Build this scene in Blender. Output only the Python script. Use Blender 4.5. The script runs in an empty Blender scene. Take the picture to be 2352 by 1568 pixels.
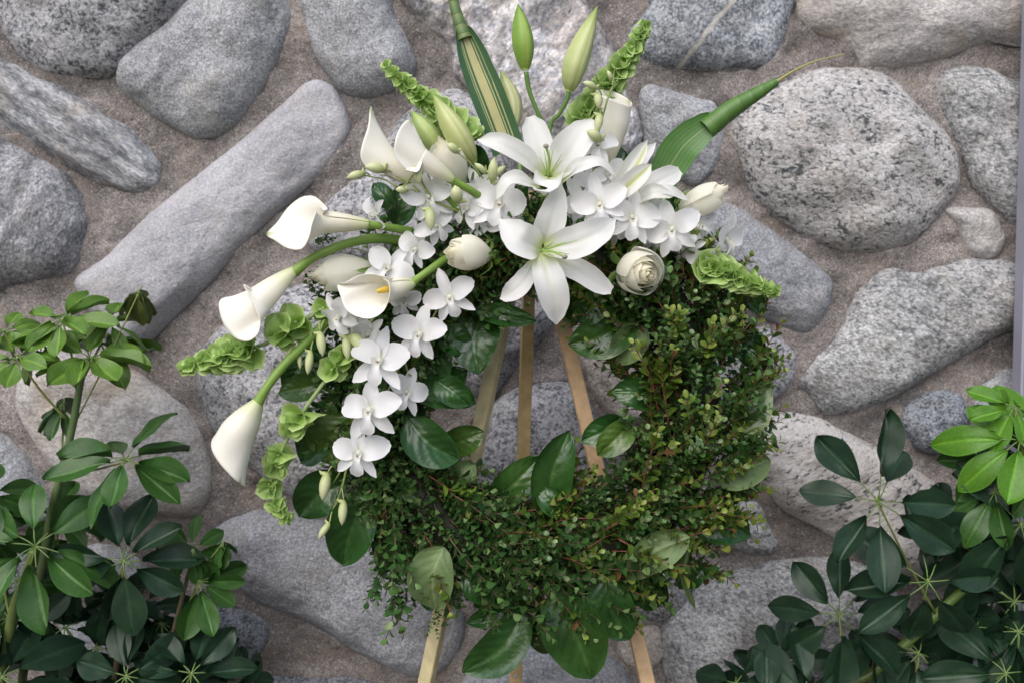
import bpy, bmesh, math, random
import numpy as np
from mathutils import Vector, Matrix, noise
from math import sin, cos, pi, radians, sqrt, exp
random.seed(7)
sc = bpy.context.scene
# ------------------------------------------------------------------ camera, sky, sun, exposure
CAMLOC = Vector((0.0, -1.85, 1.20)); PITCH = radians(3.0); FPX = 2287.0
cam = bpy.data.cameras.new('camera'); camo = bpy.data.objects.new('camera', cam)
sc.collection.objects.link(camo); sc.camera = camo
camo.location = CAMLOC; camo.rotation_euler = (pi/2-PITCH, 0, 0)
cam.lens = 35.0; cam.sensor_width = 36.0; cam.clip_start = 0.05; cam.clip_end = 200
cam.dof.use_dof = True; cam.dof.focus_distance = 1.38; cam.dof.aperture_fstop = 4.5
w = bpy.data.worlds.new('World'); sc.world = w; w.use_nodes = True
nt = w.node_tree; bg = nt.nodes['Background']
sky = nt.nodes.new('ShaderNodeTexSky'); sky.sky_type = 'NISHITA'; sky.sun_disc = False
SUN_EL, SUN_AZ = radians(46), radians(203)
sky.sun_elevation = SUN_EL; sky.sun_rotation = SUN_AZ
sky.dust_density = 3.0; sky.air_density = 1.0
nt.links.new(sky.outputs[0], bg.inputs[0]); bg.inputs[1].default_value = 0.10
sl = bpy.data.lights.new('sun', 'SUN'); sl.energy = 1.35; sl.angle = radians(75); sl.color = (1.0, 0.98, 0.96)
so = bpy.data.objects.new('sun', sl); sc.collection.objects.link(so)
sd = Vector((sin(SUN_AZ)*cos(SUN_EL), cos(SUN_AZ)*cos(SUN_EL), sin(SUN_EL)))
so.rotation_euler = sd.to_track_quat('Z', 'Y').to_euler()
sc.view_settings.view_transform = 'Standard'; sc.view_settings.look = 'None'
sc.view_settings.gamma = 1; sc.view_settings.use_curve_mapping = False
sc.view_settings.exposure = 0.70
# ------------------------------------------------------------------ helpers
FWD = Vector((0, cos(PITCH), -sin(PITCH))); UP = Vector((0, sin(PITCH), cos(PITCH)))
def P(px, py, Y):
    d = FWD*FPX + Vector((1, 0, 0))*(px-1176) + UP*(784-py)
    return CAMLOC + d*((Y-CAMLOC.y)/d.y)
def Q(px, py, h=0.0):            # h = centimetres in front of the wreath's middle plane
    return P(px, py, -0.35-h*0.01)
PX = 1.42/FPX                    # metres per photo unit near the flowers
C = sc.collection
ROOT = {}
def thing(name, loc, label, cat, group=None):
    o = bpy.data.objects.new(name, None); C.objects.link(o); o.location = loc; o.empty_display_size = .02
    o['label'] = label; o['category'] = cat
    if group: o['group'] = group
    ROOT[o.name] = Vector(loc); return o
def base_of(o):
    while o.parent: o = o.parent
    return ROOT[o.name]
class MB:
    def __init__(s): s.v = []; s.f = []; s.c = []; s.uv = []
    def add(s, vs, fs, cs=None):
        n = len(s.v); s.v += [Vector(v) for v in vs]; s.f += [tuple(i+n for i in f) for f in fs]
        s.c += list(cs) if cs else [(1, 1, 1)]*len(vs)
    def xf(s, M):
        m = MB(); m.v = [M @ v for v in s.v]; m.f = s.f; m.c = s.c; return m
    def join(s, o): s.add(o.v, o.f, o.c)
def mesh(name, mb, mat, off=Vector((0, 0, 0)), smooth=True):
    me = bpy.data.meshes.new(name)
    me.from_pydata([v-off for v in mb.v], [], mb.f)
    ca = me.color_attributes.new('pigment', 'FLOAT_COLOR', 'POINT')
    flat = []
    for c in mb.c: flat += [c[0], c[1], c[2], 1.0]
    ca.data.foreach_set('color', flat)
    if smooth: me.polygons.foreach_set('use_smooth', [True]*len(me.polygons))
    me.materials.append(mat); me.update(); return me
def obj(name, mb, mat, parent=None, smooth=True, **kw):
    """mesh in world coordinates, linked as a part of parent (thing or part)"""
    off = base_of(parent) if parent else Vector((0, 0, 0))
    o = bpy.data.objects.new(name, mesh(name, mb, mat, off, smooth)); C.objects.link(o)
    if parent: o.parent = parent
    for k, v in kw.items(): o[k] = v
    return o
def inst(name, me, M, parent):
    o = bpy.data.objects.new(name, me); C.objects.link(o); o.parent = parent
    o.matrix_local = Matrix.Translation(-base_of(parent)) @ M
    return o
def crom(pts, n, closed=False):
    pts = [Vector(p) for p in pts]; k = len(pts); out = []
    if k == 2 and not closed: return [pts[0].lerp(pts[1], i/(n-1)) for i in range(n)]
    segs = k if closed else k-1
    for i in range(n):
        t = (i/n if closed else i/(n-1))*segs; j = min(int(t), segs-1); u = t-j
        if closed: a, b, c, d = (pts[(j+q) % k] for q in (-1, 0, 1, 2))
        else:
            b, c = pts[j], pts[j+1]
            a = pts[j-1] if j > 0 else b*2-c
            d = pts[j+2] if j+2 < k else c*2-b
        out.append(0.5*((2*b)+(c-a)*u+(2*a-5*b+4*c-d)*u*u+(3*b-a-3*c+d)*u**3))
    return out
def interp(l, t):
    if callable(l): return l(t)
    if not isinstance(l, (list, tuple)): return l
    x = t*(len(l)-1); i = min(int(x), len(l)-2); u = x-i
    u = u*u*(3-2*u)*.5+u*.5
    return l[i]*(1-u)+l[i+1]*u
def mixc(a, b, t):
    t = max(0, min(1, t)); return tuple(a[i]*(1-t)+b[i]*t for i in range(3))
def grid_faces(nu, nv, wrap=False):
    f = []
    for j in range(nv-1):
        for i in range(nu-1): a = j*nu+i; f.append((a, a+1, a+nu+1, a+nu))
        if wrap: a = j*nu+nu-1; f.append((a, j*nu, (j+1)*nu, a+nu))
    return f
def tube(path, rad, mb=None, n=8, col=(1, 1, 1), caps=True, colf=None):
    mb = mb or MB(); k = len(path); vs = []; cs = []
    up = None
    for j, p in enumerate(path):
        t = (path[min(j+1, k-1)]-path[max(j-1, 0)])
        if t.length < 1e-9: t = Vector((0, 0, 1))
        t.normalize()
        if up is None: up = t.orthogonal().normalized()
        up = (up-t*up.dot(t)).normalized(); s = t.cross(up)
        r = interp(rad, j/(k-1))
        for i in range(n):
            a = 2*pi*i/n; vs.append(p+(up*cos(a)+s*sin(a))*r); cs.append(colf(j/(k-1)) if colf else col)
    fs = grid_faces(n, k, True)
    if caps: fs += [tuple(range(n))[::-1], tuple(range((k-1)*n, k*n))]
    mb.add(vs, fs, cs); return mb
def ribbon(path, width, nu=9, cup=0.15, face=Vector((0, -1, 0)), roll=0, colf=None, ruffle=0, rn=3, extra=None, wrap=0.0, asym=0):
    """leaf or petal: blade along a 3-D path, width(list, metres, half), cupped across"""
    k = len(path); vs = []; cs = []
    face = Vector(face); ph = random.random()*6
    for j, p in enumerate(path):
        v = j/(k-1)
        t = (path[min(j+1, k-1)]-path[max(j-1, 0)]).normalized()
        n = face-t*face.dot(t)
        if n.length < .15: n = n + (UP-t*UP.dot(t))*.3
        n.normalize(); r = interp(roll, v)
        n = (Matrix.Rotation(r, 3, t) @ n); s = t.cross(n)
        w_ = interp(width, v); cp = interp(cup, v)
        for i in range(nu):
            u = -1+2*i/(nu-1)
            if abs(cp) > 1e-3:
                A = cp*2.0; x = sin(u*A)/A; y = (1-cos(u*A))/A
            else: x, y = u, 0
            q = p+s*(w_*x)+n*(w_*y)
            if ruffle: q += n*(ruffle*w_*u*u*sin(v*rn*2*pi+ph+(1.3 if u > 0 else 0)))
            if extra: q += n*extra(u, v)
            vs.append(q); cs.append(colf(u, v) if colf else (1, 1, 1))
    m = MB(); m.add(vs, grid_faces(nu, k), cs); return m
def lathe(prof, M, n=12, colf=None, lobes=0, lobe=0):
    vs = []; cs = []
    for j, (r, z) in enumerate(prof):
        for i in range(n):
            a = 2*pi*i/n; rr = r*(1+lobe*cos(lobes*a)); vs.append(M @ Vector((rr*cos(a), rr*sin(a), z)))
            cs.append(colf(j/(len(prof)-1), a) if colf else (1, 1, 1))
    m = MB(); m.add(vs, grid_faces(n, len(prof), True), cs); return m
def frame(o, z, x=None):
    z = Vector(z).normalized(); x = Vector(x) if x is not None else z.orthogonal()
    x = (x-z*x.dot(z)).normalized(); y = z.cross(x)
    return Matrix(((x.x, y.x, z.x, o.x), (x.y, y.y, z.y, o.y), (x.z, y.z, z.z, o.z), (0, 0, 0, 1)))
def ball(c, r, n=8, sx=(1, 1, 1), col=(1, 1, 1)):
    m = MB(); vs = []
    for j in range(n):
        a = pi*(j+.02)/(n-.96)
        for i in range(n+2): b = 2*pi*i/(n+2); vs.append(c+Vector((r*sx[0]*sin(a)*cos(b), r*sx[1]*sin(a)*sin(b), r*sx[2]*cos(a))))
    m.add(vs, grid_faces(n+2, n, True), [col]*len(vs)); return m
# ------------------------------------------------------------------ materials
def nodes(name):
    m = bpy.data.materials.new(name); m.use_nodes = True; t = m.node_tree
    return m, t, t.nodes['Principled BSDF'], t.nodes['Material Output']
def N(t, typ, **kw):
    n = t.nodes.new(typ)
    for k, v in kw.items():
        if k in n.inputs: n.inputs[k].default_value = v
        else: setattr(n, k, v)
    return n
def organic(name, rough=.5, trans=.2, var=.12, scale=90, bump=.1, bscale=300, spec=.5, coat=0, grain=None, transcol=None):
    m, t, b, out = nodes(name); L = t.links.new
    at = N(t, 'ShaderNodeAttribute', attribute_name='pigment')
    tc = N(t, 'ShaderNodeTexCoord'); no = N(t, 'ShaderNodeTexNoise', Scale=scale, Detail=3.0)
    L(tc.outputs['Object'], no.inputs['Vector'])
    mr = N(t, 'ShaderNodeMapRange'); mr.inputs['To Min'].default_value = 1-var*1.6; mr.inputs['To Max'].default_value = 1+var*1.6
    L(no.outputs['Fac'], mr.inputs['Value'])
    mx = N(t, 'ShaderNodeMix', data_type='RGBA', blend_type='MULTIPLY'); mx.inputs[0].default_value = 1
    L(at.outputs['Color'], mx.inputs[6]); L(mr.outputs[0], mx.inputs[7])
    L(mx.outputs[2], b.inputs['Base Color'])
    b.inputs['Roughness'].default_value = rough; b.inputs['Specular IOR Level'].default_value = spec
    b.inputs['Coat Weight'].default_value = coat; b.inputs['Coat Roughness'].default_value = .15
    n2 = N(t, 'ShaderNodeTexNoise', Scale=bscale, Detail=2.0)
    mp = N(t, 'ShaderNodeMapping'); mp.inputs['Scale'].default_value = grain or (1, 1, 1)
    L(tc.outputs['Object'], mp.inputs[0]); L(mp.outputs[0], n2.inputs['Vector'])
    bu = N(t, 'ShaderNodeBump', Strength=bump, Distance=.002); L(n2.outputs['Fac'], bu.inputs['Height']); L(bu.outputs[0], b.inputs['Normal'])
    if trans:
        tr = N(t, 'ShaderNodeBsdfTranslucent'); ms = N(t, 'ShaderNodeMixShader'); ms.inputs[0].default_value = trans
        L(mx.outputs[2], tr.inputs[0]); L(b.outputs[0], ms.inputs[1]); L(tr.outputs[0], ms.inputs[2]); L(ms.outputs[0], out.inputs[0])
    return m
M_PETAL = organic('white_petal', .45, .40, .025, 60, .06, 500)
M_CALLA = organic('calla_spathe', .36, .22, .03, 40, .05, 350)
M_ROSE = organic('rose_petal', .6, .48, .03, 60, .06, 300)
M_GREEN = organic('green_stem', .42, .08, .10, 60, .10, 300)
M_BELL = organic('green_bell', .5, .35, .12, 120, .15, 260)
M_BUD = organic('green_bud', .45, .15, .05, 80, .10, 300)
M_SALAL = organic('salal_leaf', .24, .05, .28, 35, .30, 160, spec=.6)
M_SALBACK = organic('salal_underside', .55, .15, .16, 50, .3, 200)
M_BOX = organic('small_leaf', .25, .18, .15, 120, .1, 300, spec=.5)
M_TWIG = organic('twig', .6, 0, .2, 150, .3, 400)
M_SCHEF = organic('umbrella_leaf', .36, .10, .25, 25, .12, 120, spec=.38)
M_TI = organic('strap_leaf', .38, .12, .08, 60, .1, 200)
M_WOOD = organic('easel_wood', .6, 0, .30, 45, .35, 160, grain=(6, 6, .25))
def stone_mat(name, light, dark, scale=170, contrast=.5, lo=.42, hi=.6, stretch=(1, 1, 1), rot=0, big=.25, bands=0, bandscale=14, warm=(.34, .27, .20), warmth=.35, vein=None, seed=0, fine=.5, bdist=3.0, pores=0):
    light = tuple(x*k for x, k in zip(light, (.86, .86, .885))); dark = tuple(x*k for x, k in zip(dark, (.95, .95, .98))); warm = tuple(x*.84 for x in warm)
    m, t, b, out = nodes(name); L = t.links.new
    tc = N(t, 'ShaderNodeTexCoord'); mp = N(t, 'ShaderNodeMapping')
    mp.inputs['Rotation'].default_value = (0, rot, 0); mp.inputs['Location'].default_value = (seed*3.1, seed*1.7, seed)
    mp2 = N(t, 'ShaderNodeMapping'); mp2.inputs['Scale'].default_value = stretch
    L(tc.outputs['Object'], mp.inputs[0]); L(mp.outputs[0], mp2.inputs[0])
    # mineral grains
    g = N(t, 'ShaderNodeTexNoise', Scale=scale, Detail=4.0, Roughness=.62, Distortion=.6); L(mp2.outputs[0], g.inputs['Vector'])
    cl = N(t, 'ShaderNodeTexNoise', Scale=scale*.22, Detail=2.0); L(mp2.outputs[0], cl.inputs['Vector'])
    ad = N(t, 'ShaderNodeMath', operation='MULTIPLY_ADD'); ad.inputs[1].default_value = .35; L(cl.outputs['Fac'], ad.inputs[0]); L(g.outputs['Fac'], ad.inputs[2])
    r = N(t, 'ShaderNodeMapRange'); r.inputs['From Min'].default_value = lo+.17; r.inputs['From Max'].default_value = hi+.17; L(ad.outputs[0], r.inputs['Value'])
    mx = N(t, 'ShaderNodeMix', data_type='RGBA'); L(r.outputs[0], mx.inputs[0]); mx.inputs[6].default_value = (*dark, 1); mx.inputs[7].default_value = (*light, 1)
    # fine grain
    v = N(t, 'ShaderNodeTexVoronoi', Scale=scale*2.2); L(mp2.outputs[0], v.inputs['Vector'])
    sp = N(t, 'ShaderNodeSeparateColor'); L(v.outputs['Color'], sp.inputs[0])
    fr = N(t, 'ShaderNodeMapRange'); fr.inputs['To Min'].default_value = 1-.5*fine; fr.inputs['To Max'].default_value = 1+.42*fine; L(sp.outputs[0], fr.inputs['Value'])
    m2 = N(t, 'ShaderNodeMix', data_type='RGBA', blend_type='MULTIPLY'); m2.inputs[0].default_value = 1; L(mx.outputs[2], m2.inputs[6]); L(fr.outputs[0], m2.inputs[7])
    cur = m2.outputs[2]
    # large tone patches and warm stains
    n3 = N(t, 'ShaderNodeTexNoise', Scale=7.0, Detail=4.0, Roughness=.6); L(mp.outputs[0], n3.inputs['Vector'])
    r3 = N(t, 'ShaderNodeMapRange'); r3.inputs['From Min'].default_value = .3; r3.inputs['From Max'].default_value = .7; r3.inputs['To Min'].default_value = 1-big; r3.inputs['To Max'].default_value = 1+big; L(n3.outputs['Fac'], r3.inputs['Value'])
    m3 = N(t, 'ShaderNodeMix', data_type='RGBA', blend_type='MULTIPLY'); m3.inputs[0].default_value = 1; L(cur, m3.inputs[6]); L(r3.outputs[0], m3.inputs[7]); cur = m3.outputs[2]
    n4 = N(t, 'ShaderNodeTexNoise', Scale=11.0, Detail=5.0, Roughness=.65); mp4 = N(t, 'ShaderNodeMapping'); mp4.inputs['Location'].default_value = (seed*2+5, 3, seed); L(tc.outputs['Object'], mp4.inputs[0]); L(mp4.outputs[0], n4.inputs['Vector'])
    r4 = N(t, 'ShaderNodeMapRange'); r4.inputs['From Min'].default_value = .52; r4.inputs['From Max'].default_value = .75; r4.inputs['To Max'].default_value = warmth; L(n4.outputs['Fac'], r4.inputs['Value'])
    m4 = N(t, 'ShaderNodeMix', data_type='RGBA'); L(r4.outputs[0], m4.inputs[0]); L(cur, m4.inputs[6]); m4.inputs[7].default_value = (*warm, 1); cur = m4.outputs[2]
    hgt = g.outputs['Fac']
    if bands:
        wv = N(t, 'ShaderNodeTexWave', Scale=bandscale, Distortion=bdist, Detail=4.0); wv.bands_direction = 'Z'; wv.inputs['Detail Scale'].default_value = 1.2; L(mp.outputs[0], wv.inputs['Vector'])
        r5 = N(t, 'ShaderNodeMapRange'); r5.inputs['To Min'].default_value = 1-bands; r5.inputs['To Max'].default_value = 1+bands*.7; L(wv.outputs['Fac'], r5.inputs['Value'])
        m5 = N(t, 'ShaderNodeMix', data_type='RGBA', blend_type='MULTIPLY'); m5.inputs[0].default_value = 1; L(cur, m5.inputs[6]); L(r5.outputs[0], m5.inputs[7]); cur = m5.outputs[2]
    if vein:   # a thin pale mineral vein across the stone: (point, direction normal, half width)
        (q, nrm, hw) = vein
        vs = N(t, 'ShaderNodeVectorMath', operation='SUBTRACT'); L(tc.outputs['Object'], vs.inputs[0]); vs.inputs[1].default_value = q
        nz = N(t, 'ShaderNodeTexNoise', Scale=18.0, Detail=5.0); L(tc.outputs['Object'], nz.inputs['Vector'])
        dt = N(t, 'ShaderNodeVectorMath', operation='DOT_PRODUCT'); L(vs.outputs[0], dt.inputs[0]); dt.inputs[1].default_value = nrm
        a1 = N(t, 'ShaderNodeMath', operation='MULTIPLY_ADD'); a1.inputs[1].default_value = .022; L(nz.outputs['Fac'], a1.inputs[0]); L(dt.outputs['Value'], a1.inputs[2])
        a2 = N(t, 'ShaderNodeMath', operation='SUBTRACT'); a2.inputs[1].default_value = .011; L(a1.outputs[0], a2.inputs[0])
        a3 = N(t, 'ShaderNodeMath', operation='ABSOLUTE'); L(a2.outputs[0], a3.inputs[0])
        r6 = N(t, 'ShaderNodeMapRange'); r6.inputs['From Min'].default_value = hw*.5; r6.inputs['From Max'].default_value = hw*1.3; r6.inputs['To Min'].default_value = .85; r6.inputs['To Max'].default_value = 0; L(a3.outputs[0], r6.inputs['Value'])
        m6 = N(t, 'ShaderNodeMix', data_type='RGBA'); L(r6.outputs[0], m6.inputs[0]); L(cur, m6.inputs[6]); m6.inputs[7].default_value = (.55, .52, .48, 1); cur = m6.outputs[2]
    if pores:
        pn = N(t, 'ShaderNodeTexNoise', Scale=120.0, Detail=3.0, Roughness=.7); L(mp2.outputs[0], pn.inputs['Vector'])
        pr_ = N(t, 'ShaderNodeMapRange'); pr_.inputs['From Min'].default_value = .60; pr_.inputs['From Max'].default_value = .70; pr_.inputs['To Max'].default_value = pores; L(pn.outputs['Fac'], pr_.inputs['Value'])
        pm_ = N(t, 'ShaderNodeMix', data_type='RGBA'); L(pr_.outputs[0], pm_.inputs[0]); L(cur, pm_.inputs[6]); pm_.inputs[7].default_value = (.07, .06, .055, 1)
        pg = N(t, 'ShaderNodeTexVoronoi', Scale=95.0); L(mp2.outputs[0], pg.inputs['Vector'])
        pq = N(t, 'ShaderNodeMapRange'); pq.inputs['From Min'].default_value = .14; pq.inputs['From Max'].default_value = .22; pq.inputs['To Min'].default_value = pores*.8; pq.inputs['To Max'].default_value = 0; L(pg.outputs['Distance'], pq.inputs['Value'])
        pk = N(t, 'ShaderNodeMix', data_type='RGBA'); L(pq.outputs[0], pk.inputs[0]); L(pm_.outputs[2], pk.inputs[6]); pk.inputs[7].default_value = (.50, .46, .42, 1); cur = pk.outputs[2]
    L(cur, b.inputs['Base Color']); b.inputs['Roughness'].default_value = .82; b.inputs['Specular IOR Level'].default_value = .3
    bu = N(t, 'ShaderNodeBump', Strength=.5, Distance=.004); L(hgt, bu.inputs['Height'])
    n6 = N(t, 'ShaderNodeTexNoise', Scale=38.0, Detail=6.0, Roughness=.6); L(mp2.outputs[0], n6.inputs['Vector'])
    b2 = N(t, 'ShaderNodeBump', Strength=.7, Distance=.010); L(n6.outputs['Fac'], b2.inputs['Height']); L(bu.outputs[0], b2.inputs['Normal'])
    L(b2.outputs[0], b.inputs['Normal'])
    return m
# ------------------------------------------------------------------ ground
g = MB(); vs = []
for j in range(61):
    for i in range(61):
        x = -6+12*i/60; y = -6+7.0*j/60; vs.append((x*abs(x)**.4, y, .02*noise.noise(Vector((x*3, y*3, 0)))))
g.add(vs, grid_faces(61, 61))
M_SOIL = stone_mat('garden_soil', (.085, .062, .045), (.035, .026, .02), 60, seed=9, warmth=.2)
go = obj('ground', g, M_SOIL); go['kind'] = 'structure'
# ------------------------------------------------------------------ stone wall
wall = thing('stone_wall', (0, 0, 0), 'wall of large rounded grey river boulders set in brown mortar', 'wall')
M_MORT = stone_mat('mortar', (.34, .308, .288), (.17, .152, .142), 300, lo=.36, hi=.58, big=.38, pores=.75, warmth=.6, warm=(.36, .28, .22), seed=4, fine=1.1)
cb = MB(); x0, x1, y0, y1, z0, z1 = -1.9, 1.9, .05, .3, -.1, 2.42
cb.add([(x0, y0, z0), (x1, y0, z0), (x1, y1, z0), (x0, y1, z0), (x0, y0, z1), (x1, y0, z1), (x1, y1, z1), (x0, y1, z1)], [(0, 3, 2, 1), (4, 5, 6, 7), (0, 1, 5, 4), (2, 3, 7, 6), (1, 2, 6, 5), (3, 0, 4, 7)])
obj('wall_core', cb, M_MORT, wall, smooth=False)
def pw(px, py): return P(px, py, 0)
q11 = pw(1620, 80)
SM = {
 'salt': stone_mat('salt_pepper_granite', (.50, .50, .515), (0.079, 0.089, 0.095), 150, lo=.36, hi=.56, seed=1, warmth=.25),
 'fine': stone_mat('fine_grey_granite', (.50, .515, .53), (.22, .23, .245), 230, lo=.34, hi=.6, seed=2, warmth=.5, warm=(.42, .37, .31), big=.16, fine=.8),
 'pale': stone_mat('pale_smooth_stone', (.54, .54, .56), (.38, .38, .405), 210, lo=.33, hi=.64, seed=3, warmth=.5, big=.16, fine=.5, warm=(.47, .42, .37)),
 'dark': stone_mat('dark_granite', (0.375, 0.406, 0.450), (0.063, 0.074, 0.089), 210, lo=.38, hi=.6, seed=5, warmth=.15),
 'band': stone_mat('banded_gneiss', (.46, .465, .475), (.22, .235, .25), 140, stretch=(.5, 1, 1.35), rot=radians(-34), seed=6, bands=.34, bandscale=9, bdist=6, warmth=.6, warm=(.45, .35, .25), fine=.7),
 'swirl': stone_mat('swirled_gneiss', (.62, .59, .57), (.30, .31, .34), 75, rot=radians(50), stretch=(1, 1, 1.3), seed=7, bands=.36, bandscale=5.5, bdist=20.0, warmth=.5, warm=(.60, .48, .38), lo=.38, hi=.55, fine=.7),
 'spot': stone_mat('spotted_granite', (.56, .545, .53), (.085, .10, .105), 120, lo=.37, hi=.49, stretch=(.8, 1, 1.2), rot=radians(-8), seed=8, warmth=.35, big=.16, fine=.7, warm=(.48, .41, .34)),
 'spot2': stone_mat('streaked_granite', (0.650, 0.625, 0.594), (0.053, 0.058, 0.068), 125, lo=.35, hi=.45, stretch=(.65, 1, 1.4), rot=radians(28), seed=10, warmth=.4, big=.18, fine=.35, warm=(.42, .31, .22)),
 'grey2': stone_mat('mottled_grey_granite', (.53, .535, .53), (.15, .16, .165), 135, lo=.35, hi=.57, stretch=(.78, 1, 1.15), rot=radians(-20), seed=11, warmth=.4, warm=(.42, .36, .29), fine=.8),
 'vein': stone_mat('granite_with_vein', (0.537, 0.562, 0.594), (0.116, 0.137, 0.158), 170, lo=.37, hi=.6, seed=12, warmth=.15, vein=((q11.x, 0, q11.z), (.78, 0, -.62), .0045)),
 'layer': stone_mat('layered_grey_stone', (.46, .465, .48), (.22, .225, .24), 150, rot=radians(62), stretch=(.8, 1, 1.1), seed=13, bands=.26, bandscale=5, bdist=9, warmth=.35, warm=(.40, .36, .31), fine=.8),
 'tan': stone_mat('tan_granite', (0.587, 0.531, 0.475), (0.231, 0.205, 0.184), 170, lo=.34, hi=.6, seed=14, warmth=.5, warm=(.40, .27, .18)),
 'cream': stone_mat('cream_stone', (.62, .595, .57), (.42, .40, .39), 150, lo=.33, hi=.62, stretch=(.8, 1, 1.15), seed=15, warmth=.6, warm=(.56, .45, .34), big=.16, fine=.6),
 'white': stone_mat('pale_pebble', (.62, .60, .58), (.42, .41, .40), 170, lo=.33, hi=.60, seed=21, warmth=.3, big=.10, fine=.6),
 'blue': stone_mat('blue_grey_granite', (.45, .465, .49), (.24, .25, .27), 210, lo=.34, hi=.62, seed=16, warmth=.45, warm=(.40, .35, .29), big=.22, fine=.8),
}
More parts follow.
